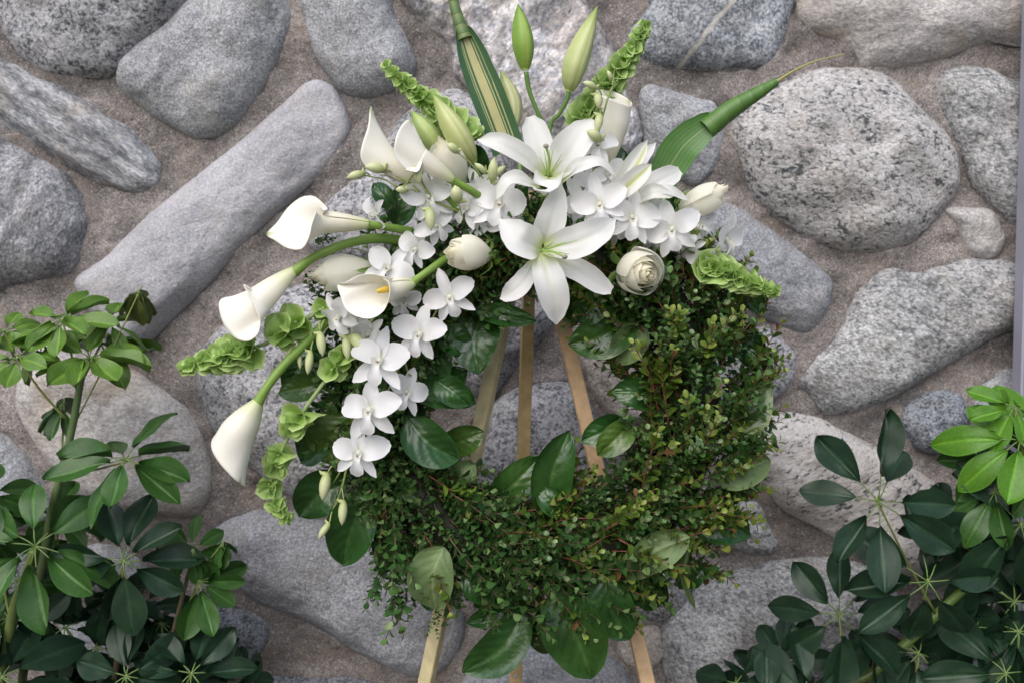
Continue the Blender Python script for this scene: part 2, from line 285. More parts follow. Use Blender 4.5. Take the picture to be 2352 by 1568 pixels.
STN = [
 ('salt', [(-20,-60),(3,50),(28,110),(90,160),(165,180),(240,183),(290,165),(345,110),(405,60),(450,10),(465,-60),(220,-120)]),
 ('fine', [(268,185),(285,215),(330,252),(400,297),(450,320),(510,312),(560,272),(612,200),(650,120),(674,60),(665,0),(640,-50),(520,-60),(430,0),(380,52),(310,100),(275,140)]),
 ('fine', [(698,-60),(700,60),(720,120),(755,180),(800,218),(850,228),(905,212),(945,182),(956,140),(935,80),(905,20),(880,-60)]),
 ('band', [(-60,110),(0,132),(80,170),(170,210),(240,250),(310,300),(352,350),(370,392),(362,424),(325,442),(265,436),(180,398),(100,345),(40,312),(-60,262)]),
 ('pale', [(176,640),(240,590),(330,505),(430,422),(530,342),(620,265),(690,200),(728,182),(768,200),(797,250),(804,300),(775,360),(740,402),(680,452),(620,505),(540,585),(480,655),(420,712),(360,772),(312,808),(278,806),(232,740),(188,690)]),
 ('layer', [(-60,296),(0,312),(60,348),(130,385),(180,432),(206,500),(202,560),(180,612),(120,642),(40,656),(-60,660)]),
 ('cream', [(40,905),(50,850),(95,790),(140,750),(190,728),(235,770),(268,822),(330,862),(400,912),(440,952),(470,1010),(489,1100),(476,1160),(440,1187),(330,1182),(260,1170),(180,1130),(100,1040),(52,965)]),
 ('salt', [(453,880),(462,810),(500,755),(560,705),(620,670),(700,652),(800,650),(900,700),(950,800),(950,1000),(880,1100),(760,1137),(700,1142),(640,1122),(560,1062),(500,1002),(465,935)]),
 ('salt', [(735,588),(705,548),(745,470),(830,396),(885,320),(930,262),(1000,216),(1060,205),(1120,260),(1190,330),(1200,500),(1100,600),(900,612),(800,602)]),
 ('swirl', [(930,-60),(938,30),(990,72),(1030,105),(1045,170),(1080,220),(1110,310),(1180,390),(1300,410),(1430,395),(1473,345),(1472,270),(1442,215),(1425,140),(1398,84),(1340,-10),(1320,-60)]),
 ('vein', [(1500,-60),(1482,15),(1445,72),(1437,112),(1465,140),(1510,155),(1600,163),(1700,166),(1770,152),(1797,100),(1814,40),(1818,-60)]),
 ('cream', [(1828,-60),(1826,15),(1835,50),(1870,74),(1920,95),(1958,130),(1985,158),(2050,161),(2120,150),(2200,125),(2280,100),(2400,112),(2440,20),(2400,-90),(2100,-110)]),
 ('spot', [(1678,295),(1698,245),(1745,212),(1800,184),(1870,160),(1950,156),(2010,165),(2070,200),(2120,260),(2182,320),(2202,390),(2196,440),(2150,502),(2090,562),(2010,583),(1930,578),(1860,551),(1780,502),(1730,452),(1705,392),(1683,340)]),
 ('grey2', [(2143,205),(2163,166),(2210,152),(2260,158),(2310,180),(2420,230),(2430,560),(2340,530),(2290,484),(2240,432),(2213,370),(2170,292),(2150,244)]),
 ('white', [(2166,484),(2200,474),(2258,478),(2290,500),(2308,550),(2290,587),(2255,597),(2220,576),(2193,530)]),
 ('fine', [(1468,218),(1490,194),(1530,205),(1600,224),(1642,236),(1664,300),(1652,370),(1620,411),(1590,426),(1540,402),(1490,372),(1473,300)]),
 ('blue', [(1640,458),(1700,480),(1760,520),(1830,570),(1890,618),(1912,652),(1906,700),(1880,747),(1845,769),(1800,756),(1740,722),(1680,682),(1600,640),(1540,560),(1560,480)]),
 ('salt', [(1720,750),(1770,758),(1810,788),(1829,820),(1826,870),(1790,906),(1720,942),(1650,920),(1640,820),(1670,760)]),
 ('grey2', [(1827,868),(1850,830),(1900,790),(1940,730),(1960,680),(1990,640),(2040,611),(2100,622),(2170,602),(2240,592),(2330,600),(2420,620),(2420,745),(2300,768),(2200,824),(2100,884),(2000,934),(1925,953),(1880,946),(1850,906),(1830,890)]),
 ('dark', [(2066,960),(2088,925),(2130,900),(2170,894),(2212,910),(2227,960),(2202,1010),(2160,1042),(2110,1030),(2074,990)]),
 ('spot2', [(1700,1010),(1740,958),(1780,944),(1840,945),(1900,965),(1980,1010),(2080,1060),(2150,1110),(2200,1180),(2212,1240),(2190,1290),(2120,1322),(2030,1312),(1950,1262),(1880,1212),(1800,1172),(1760,1122),(1720,1070)]),
 ('grey2', [(1680,1150),(1720,1145),(1750,1165),(1767,1200),(1787,1240),(1781,1263),(1750,1276),(1700,1265),(1650,1240),(1640,1180)]),
 ('grey2', [(1515,1450),(1540,1395),(1600,1340),(1680,1310),(1780,1285),(1900,1275),(1980,1290),(2040,1330),(2080,1400),(2040,1480),(1960,1540),(1850,1620),(1600,1650),(1530,1560)]),
 ('salt', [(1085,1100),(1093,1000),(1120,940),(1170,895),(1230,877),(1290,871),(1340,890),(1370,950),(1395,1020),(1390,1100),(1350,1200),(1200,1220),(1120,1180)]),
 ('tan', [(1335,820),(1380,811),(1440,810),(1500,830),(1540,900),(1500,960),(1440,980),(1400,960),(1365,910),(1340,860)]),
 ('salt', [(970,780),(1000,680),(1080,640),(1200,640),(1265,700),(1272,745),(1235,795),(1180,855),(1130,910),(1080,905),(1020,860)]),
 ('blue', [(485,1215),(560,1175),(640,1168),(760,1195),(900,1230),(1000,1325),(1062,1400),(1063,1470),(1022,1532),(960,1552),(900,1532),(800,1484),(700,1420),(600,1385),(550,1340),(500,1275)]),
 ('dark', [(390,1432),(470,1382),(560,1393),(618,1430),(612,1490),(545,1548),(480,1552),(430,1505)]),
 ('blue', [(1040,1660),(1060,1560),(1130,1500),(1250,1468),(1370,1488),(1440,1540),(1460,1660),(1250,1740)]),
 ('salt', [(1440,1290),(1520,1278),(1585,1280),(1604,1330),(1588,1385),(1540,1422),(1480,1424),(1410,1400),(1400,1330)]),
 ('tan', [(1440,1440),(1500,1428),(1532,1470),(1522,1512),(1480,1542),(1430,1520),(1416,1470)]),
 ('dark', [(560,1650),(590,1562),(700,1552),(850,1562),(930,1650),(750,1700)]),
 ('blue', [(-70,920),(0,975),(60,1040),(110,1120),(135,1185),(60,1215),(-70,1190)]),
 ('blue', [(2228,925),(2275,862),(2340,838),(2430,830),(2430,1060),(2330,1060),(2250,1020)]),
 ('grey2', [(2100,1420),(2200,1350),(2330,1330),(2430,1400),(2430,1640),(2200,1680),(2065,1600),(2060,1520)]),
 ('fine', [(130,1262),(240,1245),(330,1288),(345,1335),(250,1365),(130,1345)]),
 ('dark', [(-70,1260),(60,1250),(105,1330),(90,1440),(0,1480),(-70,1440)]),
 ('fine', [(150,1420),(260,1400),(350,1440),(370,1520),(300,1600),(180,1600),(120,1510)]),
]
def pt_seg(p, a, b):
    ab = b-a; t = max(0, min(1, (p-a).dot(ab)/max(1e-9, ab.dot(ab)))); return a+ab*t
OUT = []
def stone(kind, outline, k):
    pts = [pw(*p) for p in outline]; pts = [Vector((p.x, 0, p.z)) for p in pts]
    M_ = 96; o = crom(pts, M_, True); OUT.extend(crom(pts, 220, True))
    c = sum(o, Vector())/M_
    sxx = sum((p.x-c.x)**2 for p in o); szz = sum((p.z-c.z)**2 for p in o); sxz = sum((p.x-c.x)*(p.z-c.z) for p in o)
    th = .5*math.atan2(2*sxz, sxx-szz); ax = Vector((cos(th), 0, sin(th))); pe = Vector((-sin(th), 0, cos(th)))
    a = max(abs((p-c).dot(ax)) for p in o); b_ = max(abs((p-c).dot(pe)) for p in o)
    hl = max(0, a-b_)*.85; s0, s1 = c-ax*hl, c+ax*hl
    H = min(.075, max(.036, .46*b_))*random.uniform(.9, 1.1); R = 20; rs = random.Random(k); sd_ = rs.random()*50
    dn = crom([Vector((p.x, 0, p.z)) for p in pts], 420, True); D = np.array([(p.x, p.z) for p in dn])
    sg = np.linalg.norm(np.roll(D, -1, 0)-np.roll(D, 1, 0), axis=1)/2
    vs = [p+Vector((0, .03, 0)) for p in o]
    tiltx, tiltz = rs.uniform(-.12, .12), rs.uniform(-.12, .08)
    for r in range(R):
        t = (r/R)**1.6
        ring = [p.lerp(c, t) for p in o]; G = np.array([(q.x, q.z) for q in ring])
        dd = ((G[:, None, :]-D[None])**2).sum(2)+1e-6
        de = ((pi/2)/((sg[None]/dd**2).sum(1)))**(1/3)/.80
        for p, q, d_ in zip(o, ring, de):
            tt = 0 if r == 0 else min(1, d_/(b_*1.0))
            h = H*(1-(1-tt)**2.5)**(1/1.9)
            wgt = min(1, tt*3.0)
            nn = Vector((q.x, sd_, q.z))
            d = wgt*(.34*H*noise.noise(nn*6)+.20*H*noise.noise(nn*14)+.0016*(1-abs(noise.noise(nn*22))*4)+.0028*noise.noise(nn*42)+.0010*noise.noise(nn*100))
            d += wgt*H*1.2*((q.x-c.x)*tiltx+(q.z-c.z)*tiltz)/max(b_, .05)
            edge = (1-t)*.0028*noise.noise(Vector((p.x*28, sd_, p.z*28)))
            vs.append(Vector((q.x+edge, -h-d+.004, q.z+edge)))
    f = grid_faces(M_, R+1, True); f = [x[::-1] for x in f]; cc = len(vs); last = R*M_
    vs.append(sum(vs[last:last+M_], Vector())/M_)
    f += [(last+(i+1) % M_, last+i, cc) for i in range(M_)]
    m = MB(); m.add(vs, f); return obj('stone', m, SM[kind], wall)
for k, (kind, ol) in enumerate(STN): stone(kind, ol, k)
# boulders that carry the wall on beyond the frame
rs = random.Random(3); kinds = list(SM); cx = []
for (gx, gz) in [(x, y) for y in range(-330, 2500, 215) for x in range(-660, 3100, 262)]:
    x = gx+rs.uniform(-30, 30)+(60 if (gz//215) % 2 else -60); y = gz+rs.uniform(-25, 25); rx, ry = rs.uniform(95, 122), rs.uniform(78, 98)
    if x+rx > -55 and x-rx < 2425 and y+ry > -70 and y-ry < 1650: continue
    ph = rs.random()*6; th = rs.uniform(-.5, .5)
    ol = []
    for i in range(10):
        a = 2*pi*i/10; r = 1+.08*sin(2*a+ph)+rs.uniform(-.05, .05); u, v = rx*r*cos(a), ry*r*sin(a); ol.append((x+u*cos(th)-v*sin(th), y+u*sin(th)+v*cos(th)))
    if pw(x, y+ry).z < 0: continue
    stone(rs.choice(kinds), ol, 100+len(cx)); cx.append(1)
# mortar, packed up against the boulders
from mathutils import kdtree
kd = kdtree.KDTree(len(OUT))
for i, q in enumerate(OUT): kd.insert(q, i)
kd.balance()
mo = MB(); vs = []; NX, NZ = 330, 260
for j in range(NZ):
    for i in range(NX):
        x = -1.9+3.8*i/(NX-1); z = -.1+2.5*j/(NZ-1); q = Vector((x, 0, z)); dd = kd.find(q)[2]
        d = .016*noise.noise(q*6)+.010*noise.noise(q*17)+.005*noise.noise(q*45)+.0035*noise.noise(q*110)
        pit = noise.noise(q*26+Vector((9, 0, 4))); d += .035*max(0, pit-.34)
        d -= .015*exp(-dd/.014)*(.55+.9*noise.noise(q*13+Vector((3, 3, 3))))
        vs.append((x, d+.002, z))
mo.add(vs, grid_faces(NX, NZ)); obj('mortar', mo, M_MORT, wall)
# ------------------------------------------------------------------ fluted metal post at the right edge
m_, t_, b_, o_ = nodes('painted_aluminium'); b_.inputs['Base Color'].default_value = (.36, .36, .44, 1); b_.inputs['Metallic'].default_value = .15; b_.inputs['Roughness'].default_value = .45
nz = N(t_, 'ShaderNodeTexNoise', Scale=30.0, Detail=4.0); mr = N(t_, 'ShaderNodeMapRange'); mr.inputs['To Min'].default_value = .38; mr.inputs['To Max'].default_value = .55
t_.links.new(nz.outputs['Fac'], mr.inputs['Value']); t_.links.new(mr.outputs[0], b_.inputs['Roughness'])
yp = -.10; xl = P(2350, 40, yp+.03).x*.5+P(2314, 1200, yp+.03).x*.5
post = thing('metal_post', (xl+.05, yp+.05, 0), 'pale grey fluted aluminium post at the right edge of the stone wall', 'post')
pm = MB(); prof = []
nf = 16; fw = .0065
for i in range(nf):
    x = xl+i*fw
    prof += [(x, yp-.0), (x+.0045, yp-.0), (x+.0052, yp+.0022), (x+.0058, yp+.0022)]
prof += [(xl+nf*fw, yp), (xl+nf*fw, yp+.03), (xl, yp+.03)]
n = len(prof); pm.add([(x, y, 0) for x, y in prof]+[(x, y, 2.42) for x, y in prof], [(i, (i+1) % n, n+(i+1) % n, n+i) for i in range(n)]+[tuple(range(n, 2*n))])
obj('post_shaft', pm, m_, post, smooth=False)
a0, a1 = xl-.008, xl+nf*fw+.008; yb, yf = yp-.008, yp+.038
for nm, z0, z1 in (('post_cap', 2.42, 2.45), ('post_foot', 0.0, .03)):
    cp = MB(); cp.add([(a0, yb, z0), (a1, yb, z0), (a1, yf, z0), (a0, yf, z0), (a0, yb, z1), (a1, yb, z1), (a1, yf, z1), (a0, yf, z1)], [(0, 3, 2, 1), (4, 5, 6, 7), (0, 1, 5, 4), (2, 3, 7, 6), (1, 2, 6, 5), (3, 0, 4, 7)])
    obj(nm, cp, m_, post, smooth=False)
# ------------------------------------------------------------------ wooden easel
eas = thing('wooden_easel', Q(1215, 1568, -9), 'plain wooden easel with three slender legs standing behind the wreath', 'easel')
def bar(p0, p1, w_, d_, col, face=Vector((0, -1, 0))):
    t = (p1-p0).normalized(); n = (face-t*face.dot(t)).normalized(); s = t.cross(n); m = MB(); vs = []
    for k in range(9):
        p = p0.lerp(p1, k/8)
        for a, b in ((-1, -.8), (-.9, -1), (.9, -1), (1, -.8), (1, .8), (.9, 1), (-.9, 1), (-1, .8)): vs.append(p+s*(a*w_/2)+n*(b*d_/2))
    f = grid_faces(8, 9, True)+[tuple(range(8)), tuple(range(64, 72))]
    m.add(vs, f, [col]*len(vs)); return m
def leg(a, ha, b, hb, w_, col, face=Vector((0, -1, 0))):
    p0, p1 = Q(*a, ha), Q(*b, hb); d = p1-p0; k = (p0.z-0.0)/(-d.z); o = obj('leg', bar(p0, p0+d*k, w_, .017, col, face), M_WOOD, eas, smooth=False); return o
leg((1218, 440), -10, (978, 1568), -6, .0225, (.56, .48, .27), Vector((-.5, -1, 0)))
leg((1222, 440), -13, (1184, 1568), -24, .0205, (.50, .36, .17), Vector((.15, -1, 0)))
leg((1222, 440), -10, (1487, 1568), -6, .0235, (.60, .41, .24), Vector((.1, -1, 0)))
nl = MB(); a = Q(1184, 1552, -22.0); tube([a, a+Vector((0, -.012, .004))], .0016, nl); tube([a+Vector((0, -.012, .004)), a+Vector((0, -.0135, .0045))], .0035, nl)
M_MET = organic('nail_steel', .35, 0, .1, 90, .1, 300); nl.c = [(.3, .3, .32)]*len(nl.c); obj('nail', nl, M_MET, eas)
# ------------------------------------------------------------------ wreath: base, broad leaves, small-leaved sprigs
wr = thing('wreath', Q(1235, 925, 0), 'round green wreath of small leaved twigs and broad glossy leaves hung on the easel', 'wreath')
CX, CY, RR = 1235, 925, 362
def ringpt(phi, rho, psi):       # phi round the ring (anticlockwise), psi round the tube; psi=90deg faces the camera
    r = RR+rho*cos(psi); return Vector((CX+r*cos(phi), CY-r*sin(phi), rho*sin(psi)*.062))
core = MB(); vs = []; cs = []
for j in range(120):
    ph = 2*pi*j/120
    for i in range(22):
        ps = 2*pi*i/22; q = ringpt(ph, 60+9*noise.noise(Vector((cos(ph)*9, sin(ph)*9, ps*2)))+6*noise.noise(Vector((cos(ph)*40, sin(ph)*40, ps*6))), ps)
        vs.append(Q(*q)); cs.append(mixc((.012, .018, .007), (.03, .028, .015), random.random()))
core.add(vs, [(j*22+i, j*22+(i+1) % 22, ((j+1) % 120)*22+(i+1) % 22, ((j+1) % 120)*22+i) for j in range(120) for i in range(22)], cs)
obj('wreath_base', core, M_TWIG, wr)
def salal(base, tip, hw, h0, h1, back=False, bend=0, cup=.35, roll=0, tone=0, curl=0, name='broad_leaf', face=(0, -1, .1), parent=None, mid=None):
    b, t = Vector(base), Vector(tip); m = (b+t)/2+Vector((-(t-b).y, (t-b).x))*bend
    if mid: m = Vector(mid[:2])
    hm = (h0+h1)/2+1.0-curl*.0 if not mid or len(mid) < 3 else mid[2]
    path = crom([Q(b.x, b.y, h0), Q(m.x, m.y, hm), Q(t.x, t.y, h1-curl)], 25)
    W = lambda v: hw*PX*(.03+.99*max(0, sin(pi*min(1, v**.88)))**.66)*(1 if v < .9 else 1-(v-.9)*3.5)
    rnd = random.Random(int(b.x*7+t.y)); nv_ = rnd.uniform(5.5, 7)
    if back: c0 = (.13, .20, .075); c1 = (.24, .31, .14)
    else: c0 = mixc((.022, .075, .015), (.07, .13, .02), tone); c1 = mixc((.05, .12, .03), (.14, .2, .05), tone)
    def colf(u, v):
        ridge = max(0, 1-abs(((v*nv_-abs(u)*2.0) % 1)-.5)*9)*.35*(1-abs(u)*.5) if v > .04 else 0
        mid_ = exp(-(u/.07)**2)
        n_ = .5+.5*noise.noise(Vector((u*1.5+b.x, v*3, b.y)))
        return mixc(tuple(x*(.7+.6*n_) for x in c0), c1, ridge+mid_*.9+(.25 if abs(u) > .97 else 0))
    amp = .0016*min(1, hw/45)
    sgn = -1 if back else 1
    def extra(u, v):
        q = abs(sin(pi*(v*nv_-abs(u)*2.0)))
        return sgn*amp*(q-.5)*(1-u**4)*(1 if v < .93 else .3)-sgn*amp*1.3*exp(-(u/.09)**2)+.004*noise.noise(Vector((u*1.3, v*2.2, b.x*.1)))
    mb = ribbon(path, W, 23, cup, Vector(face), roll, colf, .10, 1.5, extra)
    return obj(name, mb, M_SALBACK if back else M_SALAL, parent or wr)
SAL = [ ((1000,870),(1080,930),36,5,5,{}), ((905,1210),(870,1290),34,2,1,{}), ((1150,1330),(1160,1420),40,4,3,{}), ((1480,1330),(1500,1400),34,2,1,{}), ((700,820),(655,900),36,-1,-1,{}), ((745,990),(690,1060),44,1,0,{}), ((1010,760),(1080,800),40,2,2,{}), ((1380,680),(1330,740),40,3,3,{}), ((1700,640),(1755,720),34,-1,-2,{}), ((1720,800),(1768,860),34,0,-1,{}), ((1300,1180),(1235,1120),34,4,4,{}), ((1610,1290),(1560,1350),34,0,-1,{}), # base, tip, half width, h at base, h at tip, options
 ((1092,712),(1232,738),28,3,4,{}), ((1118,700),(1098,860),60,0,3,dict(cup=.2,bend=.12)), ((985,740),(1005,905),50,0,1,{}),
 ((955,905),(1093,925),40,4,4,dict(bend=-.1)), ((975,905),(1075,850),42,-2,1,{}), ((935,960),(1055,1055),54,6,6,dict(bend=.1)),
 ((1020,1030),(1112,990),40,-1,1,dict(tone=.6)), ((1030,1110),(1092,1065),34,1,1,dict(back=True)), ((1262,1190),(1308,988),62,3,4,dict(tone=.08,bend=-.08,cup=.6)),
 ((1125,1165),(1245,1045),46,0,2,dict(tone=.2)), ((1452,715),(1305,790),60,2,3,dict(tone=.2,bend=-.12)), ((1478,748),(1408,835),44,3,3,dict(back=True,tone=.3)),
 ((1440,800),(1412,860),28,1,1,{}), ((1512,925),(1403,900),38,3,4,dict(bend=.1)), ((1435,968),(1335,1012),38,1,3,{}), ((1452,972),(1372,1045),38,3,4,dict(tone=.8)),
 ((1702,1010),(1757,862),46,4,2,dict(tone=.95,cup=.1)), ((1638,1100),(1770,1055),48,4,2,dict(back=True)), ((1585,1205),(1724,1228),50,3,2,dict(bend=-.1)),
 ((1690,740),(1745,850),42,-3,-4,{}), ((1585,1232),(1440,1330),46,8,6,dict(back=True,bend=.1)), ((1520,1320),(1528,1392),17,0,0,dict(roll=.6)),
 ((1388,1315),(1447,1468),60,5,3,dict(bend=.1)), ((1262,1365),(1360,1557),80,5,3.5,dict(tone=.15,bend=-.05)), ((1205,1400),(1062,1543),58,4,3,dict(bend=-.12)),
 ((1195,1390),(1072,1430),30,3,3,{}), ((1225,1430),(1258,1500),30,-1,-1,dict(tone=.4)), ((1020,1255),(1003,1402),60,8,6.5,dict(back=True,bend=.12,roll=.25)),
 ((1062,1320),(1142,1382),36,6,5,{}), ((925,1250),(985,1402),38,0,1,dict(bend=-.1)), ((845,1140),(786,1298),64,4,2,dict(bend=.06)),
 ((800,1110),(686,1185),60,0,-1,dict(bend=.12)), ((800,950),(725,1055),66,3,1,dict(back=False,tone=.7)), ((745,880),(640,900),36,2,0,dict(tone=.5)),
 ((745,830),(655,880),38,-3,-3,{}), ((770,820),(680,800),36,-4,-4,{}), ((905,480),(858,420),26,1,0,{}), ((910,520),(940,420),38,0,-1,{}),
 ((1415,430),(1425,335),30,-1,-2,{}), ((1610,760),(1690,700),46,-2,-3,{}), ((1580,640),(1650,610),36,-1,-1,{}), ((1310,740),(1340,640),48,-1,0,{}),
 ((1560,510),(1500,440),34,0,0,{}), ((1100,420),(1075,330),40,-1,-2,{}), ((850,760),(760,690),50,-2,-2,{}), ((1000,640),(900,560),50,0,0,{}),
 ((1570,470),(1625,520),34,0,0,{}), ((1000,1240),(960,1330),40,0,1,{}), ((1335,1330),(1290,1420),44,1,2,{}),((1010,830),(950,870),50,-1,1,{}), ((1480,1345),(1400,1370),36,2,3,{}),
]
for b, t, hw, h0, h1, kw in SAL: salal(b, t, hw, h0, h1, **kw)
salal((1580,1255), (1597,1398), 13, 5, 2, roll=[0, 1.2, .3], mid=(1572,1320,5), tone=.7, back=True)
# small sprigs
def small_leaf(mb, p, d, n, L, W, col):
    s = d.cross(n).normalized(); vs = []; cs = []
    for v, wv, lift in ((0, .12, 0), (.28, .68, .03), (.62, 1.0, .05), (.88, .66, .01), (1.0, .08, -.03)):
        for u in (-1, 0, 1):
            vs.append(p+d*(v*L)+s*(u*wv*W)+n*(lift*L+abs(u)*W*.28*wv)); cs.append(col if u else tuple(c*1.12 for c in col))
    mb.add(vs, grid_faces(3, 5), cs)
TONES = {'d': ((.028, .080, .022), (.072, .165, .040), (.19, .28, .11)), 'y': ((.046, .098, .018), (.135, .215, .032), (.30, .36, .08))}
def sprig_mesh(kind, seed, n_pairs=8, length=.094):
    rd = random.Random(seed); st = MB(); lf = MB(); T = TONES[kind]
    bx, by = rd.uniform(-.22, .22), rd.uniform(-.22, .22)
    def pt(t): return Vector((bx*length*t*t+.003*sin(t*5+seed), by*length*t*t, length*t))
    red = (.19, .05, .04) if kind == 'y' else (.11, .06, .035)
    tube([pt(i/8) for i in range(9)], [.0011, .0009, .0005], st, 5, red)
    subs = [(pt, n_pairs, 1.0)]
    for k in range(rd.choice((1, 2, 2))):
        t0 = rd.uniform(.2, .6); a = rd.random()*6.28; p0 = pt(t0); dd = (Vector((cos(a), sin(a), 1.2))).normalized(); sl_ = length*rd.uniform(.28, .45)
        f = (lambda p0, dd, sl_: (lambda t: p0+dd*(sl_*t)+Vector((0, 0, sl_*.25*t*t))))(p0, dd, sl_)
        tube([f(i/4) for i in range(5)], [.0007, .0004], st, 4, red); subs.append((f, 5, .85))
    for f, n, sc_ in subs:
        a0 = rd.random()*3
        for k in range(n):
            t = .12+.86*k/(n-1); p = f(t); tg = (f(min(1, t+.02))-f(t-.02)).normalized()
            a = a0+k*pi/2+rd.uniform(-.35, .35); x = tg.orthogonal().normalized(); x = Matrix.Rotation(a, 3, tg) @ x
            young = max(0, t-.45)/.55
            for sgn in (1, -1):
                if rd.random() < .07: continue
                r = x*sgn; el = rd.uniform(.5, 1.0)+.35*young
                d = (r+tg*el+Vector((rd.uniform(-.2, .2) for _ in range(3)))).normalized(); nn = (tg-d*tg.dot(d)+r*-.2).normalized()
                nn = (nn-d*nn.dot(d)).normalized()
                q = rd.random()
                col = mixc(T[0], T[1], q*1.1) if rd.random() > young*.75 else mixc(T[1], T[2], rd.random())
                if kind == 'y' and rd.random() < .04: col = (.16, .085, .035)
                sz = rd.uniform(.78, 1.12)*sc_*(1-.38*young**2)
                small_leaf(lf, p, d, nn, .0180*sz, .0066*sz*rd.uniform(.85, 1.1), col)
    return st, lf
VAR = {}
for kind in 'dy': VAR[kind] = [sprig_mesh(kind, s+(50 if kind == 'y' else 0)) for s in range(7)]
VME = {k: [(mesh('sprig', a, M_TWIG), mesh('sprig_leaves', b, M_BOX)) for a, b in v] for k, v in VAR.items()}
def sprig_matrix(p, d, rd, s):
    z = d.normalized(); x = Matrix.Rotation(rd.random()*6.28, 3, z) @ z.orthogonal().normalized()
    return frame(p, z, x) @ Matrix.Scale(s, 4)
def place_sprig(M, kind, rd):
    a, b = rd.choice(VME[kind]); o = inst('sprig', a, M, wr)
    c = bpy.data.objects.new('sprig_leaves', b); C.objects.link(c); c.parent = o
rd = random.Random(11)
def sprig_ring(rd, rho, psi_rng, phi=None):
    sprig_ring.k += 1; phi = (sprig_ring.k*.6180339*2*pi+rd.uniform(-.05, .05)) % (2*pi)
    psi = rd.uniform(*psi_rng)
    if .75 < phi < 2.6: rho *= .72
    if 2.6 < phi < 3.75: rho *= .80
    q = ringpt(phi, rho, psi); p = Q(*q)
    e_r = Vector((cos(phi), 0, sin(phi))); e_t = Vector((-sin(phi), 0, cos(phi))); f = Vector((0, -1, 0))
    out = cos(psi)
    d = e_t*rd.uniform(.5, 1.0)+e_r*(out*rd.uniform(.1, .85)+rd.uniform(-.18, .28))+f*((sin(psi)*rd.uniform(.0, .5)+rd.uniform(-.1, .1))*(.2 if .75 < phi < 2.6 else 1))
    if 1.9 < phi < 4.2 : d += Vector((0, 0, -.2))
    if psi < 1.2 and (phi < .9 or phi > 5.2): d += e_r*.2
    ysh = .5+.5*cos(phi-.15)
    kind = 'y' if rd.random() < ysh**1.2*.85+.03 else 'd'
    return p-d.normalized()*.012, d, kind
sprig_ring.k = 0
EXP = [((880,1280),(835,1370),3),((905,1300),(915,1440),3),((960,1330),(905,1400),3),((1010,1380),(990,1440),4),((1700,860),(1800,785),1),((1680,930),(1770,850),2),((1690,1010),(1775,1015),2),
 ((1650,1110),(1740,1130),3),((1640,1160),(1735,1175),2),((1600,700),(1585,555),5),((1610,720),(1625,600),4),((1690,820),(1730,700),0),((1560,650),(1600,560),3),((1480,1180),(1560,1240),7),((1420,1240),(1590,1300),7),((1240,1400),(1330,1420),5),
 ((1330,1310),(1520,1300),7),((1400,720),(1320,660),5),((1520,690),(1460,620),5),((760,700),(690,660),2),((800,690),(720,650),2),((720,560),(760,545),1),((900,470),(850,545),2),((840,690),(910,690),5),((1160,640),(1200,600),5),((940,560),(1010,480),3),((1060,500),(1130,520),4),((1640,1060),(1660,960),4),((1450,1100),(1560,1040),6),((1330,1160),(1430,1060),4)]
n_sp = 0
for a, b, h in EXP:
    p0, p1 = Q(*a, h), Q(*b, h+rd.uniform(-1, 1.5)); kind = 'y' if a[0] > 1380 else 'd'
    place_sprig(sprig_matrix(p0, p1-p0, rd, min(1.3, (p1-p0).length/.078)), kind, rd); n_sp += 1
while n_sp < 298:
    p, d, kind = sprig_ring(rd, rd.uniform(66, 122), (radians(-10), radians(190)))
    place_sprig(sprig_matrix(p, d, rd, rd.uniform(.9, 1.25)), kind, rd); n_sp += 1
fill = MB()
for k in range(560):
    p, d, kind = sprig_ring(rd, rd.uniform(58, 90), (radians(-25), radians(205)))
    M = sprig_matrix(p, d, rd, rd.uniform(.75, 1.05)); st, lf = rd.choice(VAR['d'])
    fill.join(st.xf(M)); fill.join(lf.xf(M))
obj('inner_foliage', fill, M_BOX, wr, kind='stuff')
